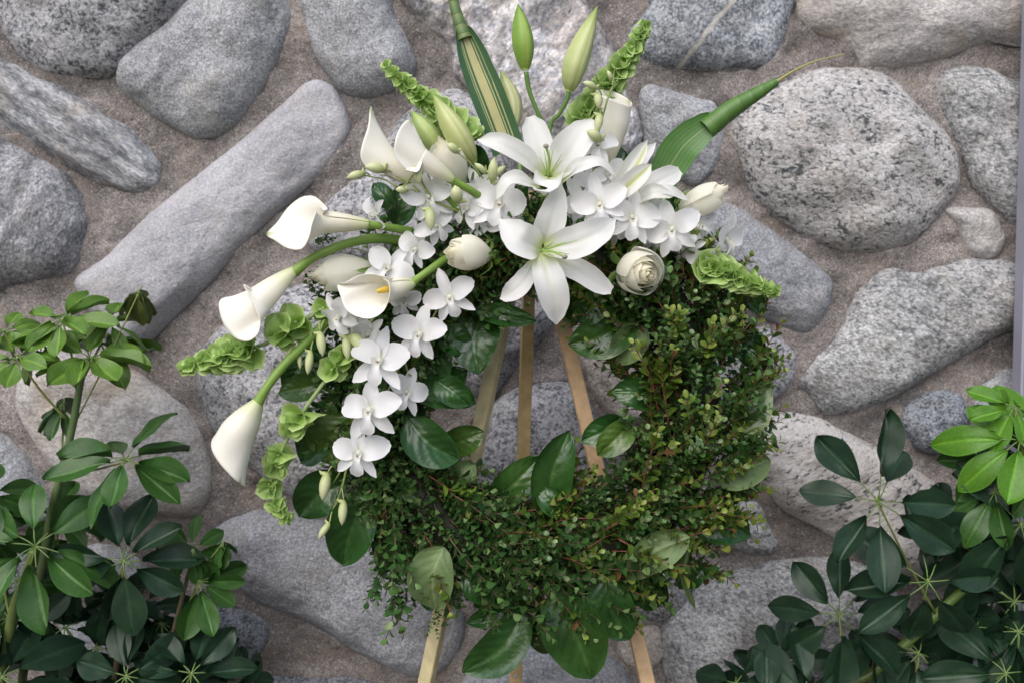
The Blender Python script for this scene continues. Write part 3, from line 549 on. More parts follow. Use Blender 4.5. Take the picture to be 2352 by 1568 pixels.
# ------------------------------------------------------------------ calla lilies
WH = (.93, .91, .83); CR = (.88, .85, .69); GR = (.22, .36, .06); LG = (.50, .60, .22)
def calla(label, base, throat, rt, rim, stem, r0=11, tipu=None, spadix=None, greenlen=.34):
    B, T = Q(*base), Q(*throat); A = (T-B).normalized()
    th = thing('calla_lily', B, label, 'calla lily', 'white calla lilies in the arrangement')
    n = 61; R = crom([Q(*r) for r in rim], n); nv = 26; vs = []; cs = []
    r0 *= PX; rt *= PX
    # directions round the axis
    dirs = []
    for p in R:
        d = p-T; d -= A*d.dot(A); dirs.append(d.normalized())
    cols = []
    for i, (p, d) in enumerate(zip(R, dirs)):
        k0 = B+d*r0; k1 = B.lerp(T, .5)+d*(r0+(rt-r0)*.62); k2 = T+d*rt
        # pull throat knot part-way towards the rim so that the lip flares late
        col = crom([B-A*r0*.8+d*r0*.55, k0, k1, k2, k2.lerp(p, .55)+A*.0+(p-k2).length*.10*A, p], nv); cols.append(col)
    for j in range(nv):
        v = j/(nv-1)
        for i in range(n):
            u = i/(n-1); q = cols[i][j]
            q = q+dirs[i]*(.0006*sin(u*9+v*4)+.00018*sin(u*170)*v)+A*(.0005*sin(u*17)) * v
            vs.append(q)
            c = mixc(GR, LG, min(1, v/.14)); c = mixc(c, CR, (v-.08)/greenlen); c = mixc(c, WH, (v-.35)/.4)
            if tipu is not None: c = mixc(c, (.34, .46, .12), exp(-((u-tipu)/.018)**2)*max(0, (v-.86)/.14))
            cs.append(c)
    m = MB(); m.add(vs, grid_faces(n, nv), cs); sp = obj('spathe', m, M_CALLA, th)
    md = sp.modifiers.new('thickness', 'SOLIDIFY'); md.thickness = .0009; md.offset = 0
    path = crom([Q(*s) for s in stem]+[B+A*r0*.4], 22)
    obj('stem', tube(path, [r0*.92, r0*.88, r0*.82, r0*.78, r0*1.0], None, 12, colf=lambda v: mixc((.14, .26, .04), (.24, .38, .07), v)), M_GREEN, th)
    a, b = spadix if spadix else (base, throat)
    pa, pb = Q(*a), Q(*b); pp = [pa.lerp(pb, x) for x in (0, .3, .6, .85, .95, 1)]
    obj('spadix', tube(pp, [.0042, .0045, .0042, .0037, .0028, .0008], None, 10, (.72, .50, .06)), M_BUD, th)
    return th
calla('leftmost upward pointing calla lily, with a green tip, above the long pale boulder', (992,432,6), (905,385,7), 27,
      [(872,392,8.5),(845,388,9),(828,362,9.5),(832,328,9.5),(845,290,9),(852,246,8),(866,292,6),(888,325,5.2),(912,350,5),(925,385,5.4),(912,408,6.6),(868,402,8.7)],
      [(1080,520,3),(1040,470,5)], tipu=.44)
calla('calla lily with an oval mouth above a thick stem, in front of the cream rose', (1035,412,8), (965,372,9), 30,
      [(948,398,11.5),(925,382,12),(906,352,12),(908,318,12),(922,290,11),(942,277,10),(960,310,9.5),(974,345,9.5),(970,375,11),(958,396,12),(930,390,12.5)],
      [(1115,462,4),(1080,437,6.5)], tipu=.50)
calla('wide open calla lily against the long pale boulder, with a thin tip pointing left', (840,515,8), (745,510,9), 27,
      [(726,486,12.3),(717,515,12.6),(710,545,12.0),(692,572,10.8),(660,570,9.2),(632,552,7.8),(613,538,6.8),(636,512,6.2),(660,478,6.0),(690,454,6.4),(720,450,7.2),(743,467,8.6),(752,480,10.2),(742,484,11.5)],
      [(945,532,4),(890,522,6.5)], tipu=.46)
calla('drooping calla trumpet with its round mouth just above the pale green bells', (675,625,7), (603,690,8), 36,
      [(575,662,10),(560,652,10),(566,668,10.5),(582,700,11),(596,735,11.5),(592,765,11.5),(570,782,11),(540,775,10.5),(514,745,10),(502,708,9.5),(506,688,9),(530,681,8),(562,684,7),(590,672,7),(600,655,8)],
      [(925,553,3),(860,548,5),(790,562,6),(720,592,7)], r0=13)
calla('calla lily with its yellow spadix showing, in front of the side lying rose', (945,652,9), (893,665,10.5), 27,
      [(903,640,12),(882,634,12.5),(850,628,12.5),(815,636,12),(792,650,12),(775,655,11.5),(783,680,12.5),(795,710,13),(820,727,13.5),(852,732,14),(880,716,14.2),(893,690,14),(897,668,14),(892,648,13.5),(880,640,13)],
      [(1025,594,6),(985,622,8)], tipu=.34, spadix=((900,662,11.5),(866,670,13.2)))
calla('lowest calla lily, hanging from a long curved stem with its point down', (592,925,9), (548,990,9.5), 40,
      [(502,990,8.2),(486,1010,9.8),(487,1035,11.3),(505,1065,12),(532,1093,12),(550,1108,11.3),(562,1118,10),(556,1100,8.6),(535,1060,7.6),(512,1020,7.2),(500,988,8.0)],
      [(755,735,4),(700,790,6),(650,840,8),(612,890,9)], r0=13, tipu=.50)
calla('upright calla lily rolled into a tall tube beside the top right bells', (1400,368,2), (1411,288,3), 33,
      [(1388,220,4.5),(1402,228,5.8),(1428,238,5.6),(1446,243,4.5),(1450,237,3.4),(1432,222,1.8),(1405,208,1.2),(1382,206,1.8),(1368,204,2.6),(1372,212,4),(1392,224,5.2)],
      [(1385,470,1),(1392,410,1.5)], tipu=.44, greenlen=.22)
# ------------------------------------------------------------------ lilies
LW = (.94, .94, .925)
def lily_col(rib=.10, yel=.22):
    def f(u, v):
        c = mixc((.52, .60, .20), LW, v/yel)
        return mixc(c, (.80, .82, .62), exp(-(u/.09)**2)*(1-v)*rib*4)
    return f
def tepal(parent, pts, hw, cup=.35, roll=0, ruf=.12, face=(0, -1, .15), yel=.22, prof=(.30, .62, .92, 1.0, .92, .66, .05), back=None, rib=.1):
    path = crom([Q(*p) for p in pts], 30)
    W = [hw*.94*PX*x for x in prof]
    ex = lambda u, v: .00022*cos(u*26)*(1-abs(u))-.0018*exp(-(u/.10)**2)*(1-v)+.0010*exp(-((abs(u)-.28)/.12)**2)*(1-v)
    return obj('tepal', ribbon(path, W, 17, cup, Vector(face), roll, back or lily_col(rib, yel), ruf, 1.7, ex), M_PETAL, parent)
def stamens(parent, c, ends, pist):
    for e in ends:
        p = crom([Q(*c), (Q(*c)+Q(*e))/2+Vector((0, -.003, 0)), Q(*e)], 9); obj('filament', tube(p, [.0011, .0009, .0004], None, 6, (.40, .55, .15)), M_GREEN, parent)
    m = MB(); p = crom([Q(*q) for q in pist], 12); tube(p, [.0019, .0016, .0020], m, 8, (.34, .50, .12)); m.join(ball(p[-1], .0042, 7, (1, 1, .8), (.34, .33, .25)))
    obj('pistil', m, M_GREEN, parent)
def lily_bud(name, parent, base, mid, tip, r, c0, c1, ct):
    path = crom([Q(*base), Q(*mid), Q(*tip)], 26); m = MB(); vs = []; cs = []; up = None; n = 30
    for j, p in enumerate(path):
        v = j/25; t = (path[min(j+1, 25)]-path[max(j-1, 0)]).normalized()
        if up is None: up = (Vector((0.3, -1, 0))-t*Vector((0.3, -1, 0)).dot(t)).normalized()
        up = (up-t*up.dot(t)).normalized(); s = t.cross(up)
        rr = interp([.34, .62, .80, .93, 1.0, .98, .88, .68, .40, .06], v)*r*PX
        for i in range(n):
            a = 2*pi*i/n; g_ = max(0, cos(3*a))**10; g2 = exp(-((((a+pi/3) % (2*pi/3))-pi/3)/.07)**2)
            k = rr*(1+.07*cos(3*a)-.10*g2*min(1, (1-v)*4)+.02*cos(12*a)); vs.append(p+(up*cos(a)+s*sin(a))*k)
            c = mixc(c0, c1, .5+.5*cos(3*a+pi)); c = mixc(c, (.42, .52, .12), g2*.7); c = mixc(c, (.30, .42, .08), max(0, .2-v)*4); cs.append(mixc(c, ct, max(0, (v-.78)/.22)))
    m.add(vs, grid_faces(n, 26, True)+[tuple(range(n))], cs); return obj(name, m, M_BUD, parent)
t1 = thing('lily_spray', Q(1258, 420, 5), 'topmost open white lily with two tall closed buds on the same stem', 'lily', 'white lilies in the arrangement')
m = MB(); tube(crom([Q(1255,520,1), Q(1257,440,3)], 6), .0045, m, 10, (.2, .32, .07)); tube(crom([Q(1258,470,0), Q(1254,310,1), Q(1236,262,2), Q(1216,210,2.5), Q(1208,165,3)], 20), [.0032, .0032, .0036], m, 10, (.13, .25, .06)); tube(crom([Q(1258,470,0), Q(1262,300,1), Q(1285,262,2), Q(1303,228,3), Q(1306,205,3.2)], 20), [.0032, .0032, .0038], m, 10, (.13, .25, .06))
obj('stem', m, M_GREEN, t1)
lily_bud('lily_bud', t1, (1207,162,3), (1202,95,3.5), (1190,10,3), 25.5, (.30, .46, .09), (.22, .38, .06), (.16, .30, .05))
lily_bud('lily_bud', t1, (1307,210,3), (1325,140,4.2), (1372,16,3.5), 29, (.62, .66, .34), (.50, .58, .24), (.24, .36, .06))
cm = MB(); cm.join(ball(Q(1258,418,5), .009, 8, (1, 1, .8), (.5, .58, .25))); f1 = obj('lily_flower', cm, M_GREEN, t1)
tepal(f1, [(1255,402,4),(1240,340,4),(1218,268,3)], 38, .3, 0, .05, prof=(.4, .75, .98, 1.0, .95, .85, .30))
tepal(f1, [(1250,405,5),(1205,365,7.5),(1150,332,8.5),(1096,322,7)], 33, .45, .25, .10)
tepal(f1, [(1268,405,5),(1312,345,7.5),(1362,275,7)], 50, .38, -.25, .10, prof=(.35, .72, .98, 1.0, .90, .75, .12))
tepal(f1, [(1290,418,6),(1330,388,9.5),(1375,376,10),(1414,405,8.5)], 25, .5, -.5, .15, prof=(.5, .9, 1, .95, .8, .5, .05))
tepal(f1, [(1240,432,6),(1205,420,9),(1168,420,10),(1140,458,9)], 29, .5, .55, .12)
tepal(f1, [(1262,408,8),(1258,430,11),(1250,450,9)], 44, .6, 0, .14, face=(0, -.6, 1), prof=(.5, .9, 1, 1, .9, .6, .1))
stamens(f1, (1259,408,7), [(1250,346,9),(1270,344,9),(1291,354,10),(1291,368,11),(1240,360,9)], [(1259,410,7),(1262,370,10),(1254,336,11)])
t2 = thing('lily_flower', Q(1245, 574, 6), 'largest white lily, its lowest petal hanging over the top of the easel', 'lily', 'white lilies in the arrangement')
tepal(t2, [(1248,560,8),(1268,500,9.5),(1288,420,9)], 40, .35, 0, .15, prof=(.5, .85, 1.0, .98, .82, .55, .08))
tepal(t2, [(1232,595,8),(1208,640,10.5),(1180,670,11),(1148,687,10)], 30, .4, .2, .15)
tepal(t2, [(1265,592,8),(1325,622,10.5),(1370,650,11),(1405,668,10.5)], 33, .35, -.15, .15, prof=(.6, .95, 1.0, .95, .85, .7, .35))
tepal(t2, [(1242,572,10),(1195,548,13),(1148,504,10.5)], 45, .35, .05, .18, prof=(.40, .72, 1, 1.0, .80, .45, .06))
tepal(t2, [(1250,570,10),(1315,560,13),(1372,535,13.3),(1414,503,10.8)], 45, .42, 0, .19, prof=(.38, .72, .98, 1.0, .82, .50, .06))
tepal(t2, [(1243,580,10),(1260,640,13),(1275,695,13),(1278,745,11.5)], 41, .36, 0, .13, prof=(.40, .82, 1.0, 1.0, .90, .58, .06), rib=.25)
stamens(t2, (1247,575,12), [(1301,556,17),(1326,552,16),(1308,584,18),(1294,562,18),(1276,592,18),(1270,556,16)], [(1247,576,12),(1270,578,16),(1297,590,19)])
obj('stem', tube(crom([Q(1250,640,0), Q(1246,600,4), Q(1245,576,8)], 8), .005, None, 10, (.2, .32, .07)), M_GREEN, t2)
t3 = thing('lily_flower', Q(1440, 455, 4), 'half open white lily with yellow green ribs, below the plain green strap leaf', 'lily', 'white lilies in the arrangement')
def ribcol(u, v): return mixc(mixc((.62, .66, .30), (.88, .88, .84), v/.25), (.58, .62, .12), exp(-((u)/.16)**2)*.9)
tepal(t3, [(1400,442,4),(1448,390,5.5),(1507,328,3)], 24, .35, 0, .03)
tepal(t3, [(1398,448,6),(1440,390,8),(1487,322,6.5)], 26, .5, .3, .03, back=lambda u, v: mixc((.88, .88, .84), (.60, .62, .15), exp(-((u-.55)/.16)**2)))
tepal(t3, [(1462,455,6),(1510,420,7),(1562,392,5)], 31, .25, 0, .06, prof=(.5, .8, 1.0, 1.0, .92, .8, .35))
tepal(t3, [(1400,462,7),(1450,420,10),(1496,378,9)], 32, .6, 0, .03, back=ribcol, face=(0, -1, .1))
tepal(t3, [(1455,462,6),(1520,440,9),(1583,461,8)], 20, .5, -.5, .08)
tepal(t3, [(1450,470,7),(1500,445,10),(1548,452,9.5)], 24, .5, -.3, .10, back=lambda u, v: mixc((.86, .86, .82), (.6, .6, .3), exp(-((u-.9)/.2)**2)))
obj('stem', tube(crom([Q(1380,560,0), Q(1392,500,2), Q(1405,460,5)], 8), .006, None, 10, (.4, .48, .16)), M_GREEN, t3)
for lab, b, mi, tp, r, cs_ in (
  ('large cream and lime lily bud leaning left in front of pale bells', (1088,372,3), (1052,310,5), (995,218,5), 30, ((.66, .68, .36), (.52, .60, .22), (.32, .46, .12))),
  ('green lily bud half hidden behind the oval mouthed calla at the upper left', (1025,360,1), (985,310,2), (945,255,1.5), 26, ((.44, .54, .22), (.36, .48, .16), (.28, .42, .1))),
  ('pale lily bud partly hidden behind the striped strap leaf', (1178,305,-2), (1178,235,-2), (1150,162,-2), 23, ((.70, .70, .45), (.58, .62, .30), (.3, .42, .1)))):
    tt = thing('lily_bud', Q(*b), lab, 'lily bud', 'closed lily buds in the arrangement'); lily_bud('bud', tt, b, mi, tp, r, *cs_)
    obj('stem', tube(crom([Q(b[0]+20, b[1]+130, 0), Q(b[0]+14, b[1]+60, b[2]-.5), Q(*b)], 10), .0038, None, 8, (.16, .28, .07)), M_GREEN, tt)
# ------------------------------------------------------------------ roses
def rose(label, c, F, R, H, n=24, seed=1, tint=(.90, .88, .75), stem=None, close=.72, flare=.25, bodyk=1.0):
    rd = random.Random(seed); c0 = Q(*c); F = Vector(F).normalized(); R *= PX; H *= PX
    B = c0-F*H*.55; th = thing('white_rose', B, label, 'rose', 'white roses in the arrangement'); M = frame(B, F, Vector((0, 0, 1)).cross(F))
    for k in range(n):
        f = k/(n-1); rho = .10+.90*f**.85; a0 = k*2.4+rd.uniform(-.2, .2); wd = (1.25-.15*f)*rd.uniform(.9, 1.1) if f > .3 else 1.6
        hh = H*(1.10-.20*f)*rd.uniform(.97, 1.03); vs = []; cs = []; nu, nv = 17, 16; ph = rd.random()*6; fl = flare*max(0, (f-.35)/.65)*rd.uniform(.5, 1.3)
        for j in range(nv):
            v = j/(nv-1)
            for i in range(nu):
                u = -1+2*i/(nu-1); top = 1-.20*abs(u)**2.5-(.03 if f > .5 else .01)*sin(u*5+ph); vv = v*top
                bul = sin(pi*min(1, .10+vv*.62))**.8; kc = close+(1-close)*.62*max(0, (f-.35)/.65)**2.2; tp = kc+(1-kc)*(1-vv)
                rr = R*rho*(bul*tp*bodyk+fl*max(0, vv-.72)**1.5*3.2)*(1+.035*u*u)*(1+.015*sin(u*7+ph+vv*3))
                rr = max(rr, R*.03); z = hh*(vv**.9)-H*.05*fl*4*max(0, vv-.85)
                # inner petals stay inside outer
                z += H*.03*(1-f)
                a = a0+u*wd*(1 if vv > .15 else .9)+.15*vv
                vs.append(M @ Vector((rr*cos(a), rr*sin(a), z)))
                cc = mixc(tint, (.92, .88, .68), (1-f)*.75*max(0, 1-vv*.4)); cc = mixc(cc, (.94, .93, .86), f*.8); cs.append(mixc((.50, .58, .28), cc, .25+vv/.12))
        m = MB(); m.add(vs, grid_faces(nu, nv), cs); obj('petal', m, M_ROSE, th)
    for k in range(5):
        a = k*2*pi/5; d = M.to_3x3() @ Vector((cos(a), sin(a), 0)); p = [B-F*.001+d*.004, B+d*R*.62-F*.002, B+d*R*1.05+F*H*.22, B+d*R*1.15+F*H*.42*rd.uniform(.6, 1.2)+F*0]
        obj('sepal', ribbon(crom(p, 10), [R*.10, R*.17, R*.12, .0003], 5, .3, F*-1, 0, lambda u, v: (.16, .26, .07)), M_GREEN, th)
    m = MB(); tube(crom([B+F*.004, B-F*.004, B-F*.012], 5), [.006, .008, .004], m, 10, (.18, .30, .08)); s = [Q(*q) for q in (stem or [])]
    tube(crom([B-F*.010]+(s or [B-F*.06+Vector((0, .03, 0))]), 10), .0032, m, 8, (.16, .26, .07)); obj('stem', m, M_GREEN, th)
rose('round white rose facing left, just left of the large open lily', (1072,582,9), (-.80, -.50, .05), 46, 100, 22, 1, close=.55, flare=.10, tint=(.90, .87, .68), stem=[(1140,570,3)])
rose('white rose lying on its side, half behind the calla with the yellow spadix', (785,626,5), (-.93, -.30, -.10), 48, 130, 24, 2, close=.66, flare=.18, stem=[(880,620,2)])
rose('white rose with an open swirled centre, right of the large open lily', (1466,624,9), (.36, -.88, -.16), 60, 106, 17, 3, close=.70, flare=.30, stem=[(1420,560,2)])
rose('closed white rose bud pointing right against the boulders, beyond the half open lily', (1618,457,3), (.78, -.22, .42), 42, 112, 16, 4, close=.52, flare=.0, stem=[(1560,520,0)])
rose('cream rose tucked behind the oval mouthed calla lily at the upper left', (1032,372,4), (-.35, -.42, .85), 52, 110, 20, 5, close=.6, flare=.2, stem=[(1060,470,1)])
# ------------------------------------------------------------------ orchids
OW = (.93, .93, .945)
def orchid(parent, c, roll, D, F=(0, -1, 0), seed=0, side=0):
    rd = random.Random(seed*13+5); c0 = Q(*c); F = Vector((F[0]+rd.uniform(-.32, .32), F[1], F[2]+rd.uniform(-.25, .25))).normalized(); D *= PX*1.06
    r = radians(roll+rd.uniform(-12, 12)); up = Vector((0, 0, 1)); up = (up-F*up.dot(F)).normalized(); X = up.cross(F)*-1
    def dr(a): a = radians(a)+r; return X*sin(a)+up*cos(a)
    col = MB(); col.join(ball(c0+F*D*.05, D*.045, 7, (1, 1, 1), (.85, .83, .72))); tube(crom([c0-F*D*.10, c0+F*D*.01, c0+F*D*.09+dr(180)*D*.02], 6), [D*.03, D*.05, D*.04], col, 8, (.84, .85, .80))
    fl = obj('orchid_flower', col, M_PETAL, parent)
    cf = lambda u, v: mixc((.74, .78, .66), OW, v/.18)
    def pet(name, a, L, W, bow, prof, cup, off=0.0, roll_=0):
        d = dr(a); L *= D*rd.uniform(.88, 1.1); W *= rd.uniform(.88, 1.12); p = [c0+d*D*.02+F*D*off, c0+d*L*.5+F*D*(bow+off), c0+d*L+F*D*(off+bow*rd.uniform(-2.2, 1.8))]
        obj(name, ribbon(crom(p, 16), [W*D*x for x in prof], 9, cup*rd.uniform(.5, 1.9), F, roll_+rd.uniform(-.3, .3), cf, .10, 1.2), M_PETAL, fl)
    S = (.35, .85, 1.0, .95, .72, .14); Pt = (.30, .80, 1.0, 1.06, .98, .74, .22)
    pet('sepal', 0+rd.uniform(-5, 5), .56, .135, .03, S, .3, -.02)
    pet('sepal', 138+rd.uniform(-8, 8), .52, .125, .03, S, .3, -.02); pet('sepal', -138+rd.uniform(-8, 8), .52, .125, .03, S, .3, -.02)
    pet('petal', 72+rd.uniform(-8, 8), .52, .215, .06, Pt, .25, .01); pet('petal', -72+rd.uniform(-8, 8), .52, .215, .06, Pt, .25, .01)
    d = dr(180); L = .36*D; p = [c0+F*D*.02, c0+F*D*.14+d*L*.35, c0+F*D*.13+d*L*.8, c0+F*D*.06+d*L*1.15]
    obj('lip', ribbon(crom(p, 14), [D*x for x in (.10, .16, .10, .135, .12, .03)], 11, [.9, .9, .35, .25], F+up*.1, 0, lambda u, v: mixc((.80, .80, .66), OW, v/.4), .08, 2), M_PETAL, fl)
    th = MB(); tube([c0+F*D*.145+d*D*.05, c0+F*D*.15+d*D*.065], [D*.03, D*.012], th, 8, (.42, .30, .22)); obj('throat', th, M_PETAL, fl)
def obud(parent, c, d, L, W):
    p0 = Q(*c); d = Vector((d[0], -.25, d[1])).normalized(); L *= PX*1.12; W *= PX*.80
    path = crom([p0, p0+d*L*.5+Vector((0, -.002, .001)), p0+d*L], 12); m = MB()
    tube(path, [W*.35, W*.85, W, W*.92, W*.65, W*.08], m, 12, colf=lambda v: mixc((.42, .50, .20), (.62, .66, .38), v*1.5))
    # spur at the shoulder
    s = p0+d*L*.06; e = d.cross(Vector((0, -1, 0))).normalized()*W; tube(crom([s+e*.1, s+e*.9-d*L*.02, s+e*1.45-d*L*.10], 6), [W*.5, W*.38, W*.10], m, 8, (.50, .57, .26))
    obj('orchid_bud', m, M_BUD, parent)
def spray(label, stems, flowers, buds, grp='white orchid sprays in the arrangement'):
    th = thing('orchid_spray', Q(*stems[0][0]), label, 'orchid', grp); m = MB()
    for s in stems: tube(crom([Q(*q) for q in s], 20), [.0019, .0016, .0010], m, 7, (.28, .36, .11))
    for b in buds:
        c, d = b[0], b[1]; a = Q(*(b[4] if len(b) > 4 else (c[0]-d[0]*18, c[1]+d[1]*18-6, c[2]-.4))); tube(crom([a, (a+Q(*c))/2+Vector((0, -.002, .003)), Q(*c)], 7), .0010, m, 6, (.40, .47, .18))
    obj('stem', m, M_GREEN, th)
    for i, f in enumerate(flowers): orchid(th, *f, seed=int(f[0][0]))
    for b in buds: obud(th, b[0], b[1], b[2], b[3])
    return th
spray('long cascade of white orchids down the left side, with green buds at its end',
  [[(1020,620,4),(1000,720,5),(940,800,6),(890,900,6),(860,980,6),(808,1040,5),(765,1110,5)],[(800,1055,5),(785,1120,5),(765,1170,5),(750,1195,5)],[(930,830,6),(945,880,6)]],
  [((1033,682,8),18,112,(.1,-1,.1)),((966,768,9),0,122,(0,-1,.05)),((873,828,10),0,138,(0,-1,.1)),((932,898,8),-18,104,(.25,-1,.1)),((850,940,11),12,132,(.05,-1,.1)),((824,1038,11),8,122,(-.15,-1,.05))],
  [((752,1085,6),(-.15,-1),58,17,(775,1060,5)),((790,1148,6),(-.05,-1),52,14,(785,1118,5)),((757,1200,6),(-.55,-.8),40,11,(765,1170,5))])
spray('orchid spray with white blooms above the side lying rose and lime buds below',
  [[(960,600,3),(900,650,4),(830,700,5),(770,740,5),(720,780,5)],[(830,715,5),(815,760,5)],[(745,735,5),(735,760,6)]],
  [((893,618,7),-25,112,(-.25,-1,.3)),((955,572,6),-30,96,(.1,-1,.2)),((782,726,8),30,104,(-.5,-.8,-.1)),((928,688,6),10,84,(.1,-1,-.5)),((812,738,7),100,74,(.6,-.8,0)),((845,770,6),-40,84,(-.2,-1,.2)),((1000,520,6),40,90,(.2,-1,.2))],
  [((735,762,7),(.15,-1),52,14),((714,805,7),(-.1,-1),50,12,(722,780,5)),((672,790,6),(-.25,-1),60,9,(690,750,5)),((687,805,6),(.1,-1),40,8,(697,770,5)),((806,768,7),(.6,-.6),58,20),((795,770,7),(.1,-1),52,14)])
spray('thin arching orchid spray with green buds reaching left in front of the upper callas',
  [[(1080,500,4),(1040,480,6),(1000,462,7),(972,425,8),(955,395,9),(925,430,8),(880,412,8),(830,402,7)],[(963,440,8),(940,420,8),(910,405,8)],[(1000,462,7),(985,480,7)],[(970,445,7),(945,443,7),(915,460,7)]],
  [((982,452,7),10,118,(0,-1,.15)),((865,492,6),-60,82,(-.7,-.6,-.1))],
  [((838,400,8),(-.95,-.25),38,13,(850,405,7)),((885,392,9),(-.95,.15),42,15,(905,402,8)),((955,378,10),(.2,-.9),42,14,(972,400,9)),((935,440,9),(-.8,.1),24,10,(955,440,8)),((986,478,9),(.1,-.95),48,16,(985,465,8)),((1052,465,8),(-.1,.6),36,18,(1060,495,6))])
spray('white orchids clustered behind the top lily on its left side',
  [[(1180,520,2),(1150,470,3),(1125,420,4),(1115,380,4)]],
  [((1165,505,5),35,96,(.1,-1,-.2)),((1075,480,5),-30,92,(-.2,-1,.1)),((1148,470,6),-15,128,(-.2,-1,.1)),((1100,440,4),20,100,(-.1,-1,.2)),((1118,500,4),60,100,(-.1,-1,-.2))],
  [((1130,420,7),(.1,.95),52,15,(1125,440,5)),((1118,400,7),(-.6,.5),34,9),((1132,408,7),(.7,.6),36,10),((1052,352,8),(-.5,.4),30,12,(1110,410,4.5))])
spray('cluster of white orchids between the largest lily and the half open lily',
  [[(1340,560,1),(1370,520,3),(1400,480,4),(1470,500,5)]],
  [((1378,470,9),5,118,(0,-1,.1)),((1450,500,9),-8,124,(.1,-1,.1)),((1335,462,6),30,100,(-.1,-1,0)),((1345,500,5),80,84,(-.2,-1,-.2)),((1410,520,5),50,84,(0,-1,-.2)),((1360,420,4),20,90,(.2,-1,.3)),((1425,450,6),70,96,(.1,-1,.2)),((1490,470,5),-30,92,(.2,-1,0))],[])
spray('line of white orchids running out to the right above the green bells',
  [[(1500,560,2),(1560,570,3),(1620,592,3),(1665,580,4)]],
  [((1545,526,9),25,118,(-.1,-1,-.1)),((1665,548,6),0,116,(.55,-.7,-.25)),((1598,520,3),60,118,(.2,-1,.1)),((1500,540,5),-40,90,(.1,-1,-.2)),((1580,570,5),140,84,(-.2,-1,-.2))],[])
spray('small budded orchid stem rising in front of the upright calla at the top right',
  [[(1370,440,2),(1362,370,5),(1375,300,6.5),(1388,255,7),(1400,215,7),(1410,195,7)],[(1378,290,6.5),(1382,262,7),(1372,235,7)]],
  [((1372,335,6),-10,92,(.1,-1,.3)),((1395,400,4),40,84,(.3,-1,0))],
  [((1405,188,7),(-.4,.9),24,7,(1408,200,7)),((1372,205,8),(-.9,.35),34,10,(1382,220,7)),((1372,215,8),(.1,-1),34,13,(1380,212,7)),((1378,262,8),(-.15,-.95),42,13,(1384,250,7)),((1380,325,8),(-.4,.25),40,16)])
# ------------------------------------------------------------------ green bells
def bells(label, stem, groups, seed=0, pale=0.0):
    rd = random.Random(seed); path = crom([Q(*q) for q in stem], 60)
    th = thing('bells_of_ireland', path[0], label, 'green flower', 'stems of pale green bells'); 
    obj('stem', tube(path, [.0032, .0030, .0026, .0016], None, 10, (.30, .40, .16)), M_GREEN, th)
    for (t, r, cnt) in groups:
        i = min(58, int(t*59)); p = path[i]; tg = (path[i+1]-path[max(0, i-1)]).normalized(); x = tg.orthogonal().normalized(); a0 = rd.random()*6
        for k in range(cnt):
            d = Matrix.Rotation(a0+2*pi*k/cnt+rd.uniform(-.3, .3), 3, tg) @ x; ax = (d+tg*rd.uniform(.15, .75)+Vector((rd.uniform(-.2, .2), -.3, rd.uniform(-.2, .2)))).normalized(); R = r*PX*.92*rd.uniform(.72, 1.15)
            M = frame(p+d*.0022+tg*rd.uniform(-.2, .2)*R, ax, tg.cross(ax)); vs = []; cs = []; n = 24; pr = [(.14, 0), (.34, .12), (.62, .40), (.82, .68), (.98, .90), (1.10, 1.0)]
            ph = rd.random(); sq = rd.uniform(.75, 1.0)
            for j, (q, z) in enumerate(pr):
                v = j/5
                for i2 in range(n):
                    a = 2*pi*i2/n; lob = abs(cos(2.5*a+ph)); rr = R*q*(1+v*v*.16*(lob**14)); zz = R*z*.85+R*v*v*(.16*sin(2*a+ph*5)+.06*sin(5*a+ph*3))
                    vs.append(M @ Vector((rr*cos(a), rr*sin(a)*sq, zz))); c = mixc((.28, .48, .07), (.50, .68, .24), v*1.1); c = mixc(c, (.56, .68, .36), pale*v)
                    cs.append(mixc(c, (.60, .72, .38), (.6 if j == 5 else 0)))
            m = MB(); m.add(vs, grid_faces(n, 6, True), cs)
            m.join(ball(M @ Vector((0, 0, R*.22)), R*.13, 6, (1, 1, 1), (.62, .70, .42)))
            b = obj('bell', m, M_BELL, th)
def dense(t0, t1, r0, r1, n, c=5): return [(t0+(t1-t0)*k/(n-1), r0+(r1-r0)*k/(n-1), c) for k in range(n)]
bells('tall stem of pale green bells at the top right, leaning right against the veined boulder', [(1310,340,-1),(1345,270,-1),(1400,190,0),(1450,120,0),(1485,50,0)], dense(.20, .98, 36, 13, 13, 6), 1, .2)
bells('stem of green bells leaning left behind the upper left buds', [(1090,350,0),(1040,280,0),(960,220,.5),(885,148,1)], dense(.12, .99, 36, 12, 13, 5), 2, .2)
bells('short dense stem of green bells pointing right beside the lowest right orchid', [(1590,600,4),(1640,620,6),(1710,645,7),(1782,672,7)], dense(.22, .99, 36, 12, 12, 5), 3)
bells('stem of green bells pointing left just under the drooping calla trumpet', [(790,680,3),(700,735,5),(620,785,6.5),(520,815,7),(418,848,7)], [(.12, 26, 3)]+dense(.30, .42, 35, 34, 2, 5)+dense(.62, .99, 38, 14, 9, 5), 4)
bells('drooping stem of green bells in separate tiers, hanging left of the wreath', [(880,700,3),(800,810,5),(735,890,6),(680,970,6.5),(640,1050,6.5),(622,1125,6),(665,1205,5.5)],
      [(.20, 34, 4), (.25, 30, 4), (.47, 34, 4), (.52, 30, 4), (.66, 28, 4), (.70, 26, 4), (.80, 25, 4), (.84, 22, 4), (.90, 20, 5), (.94, 16, 5), (.98, 13, 5)], 5)
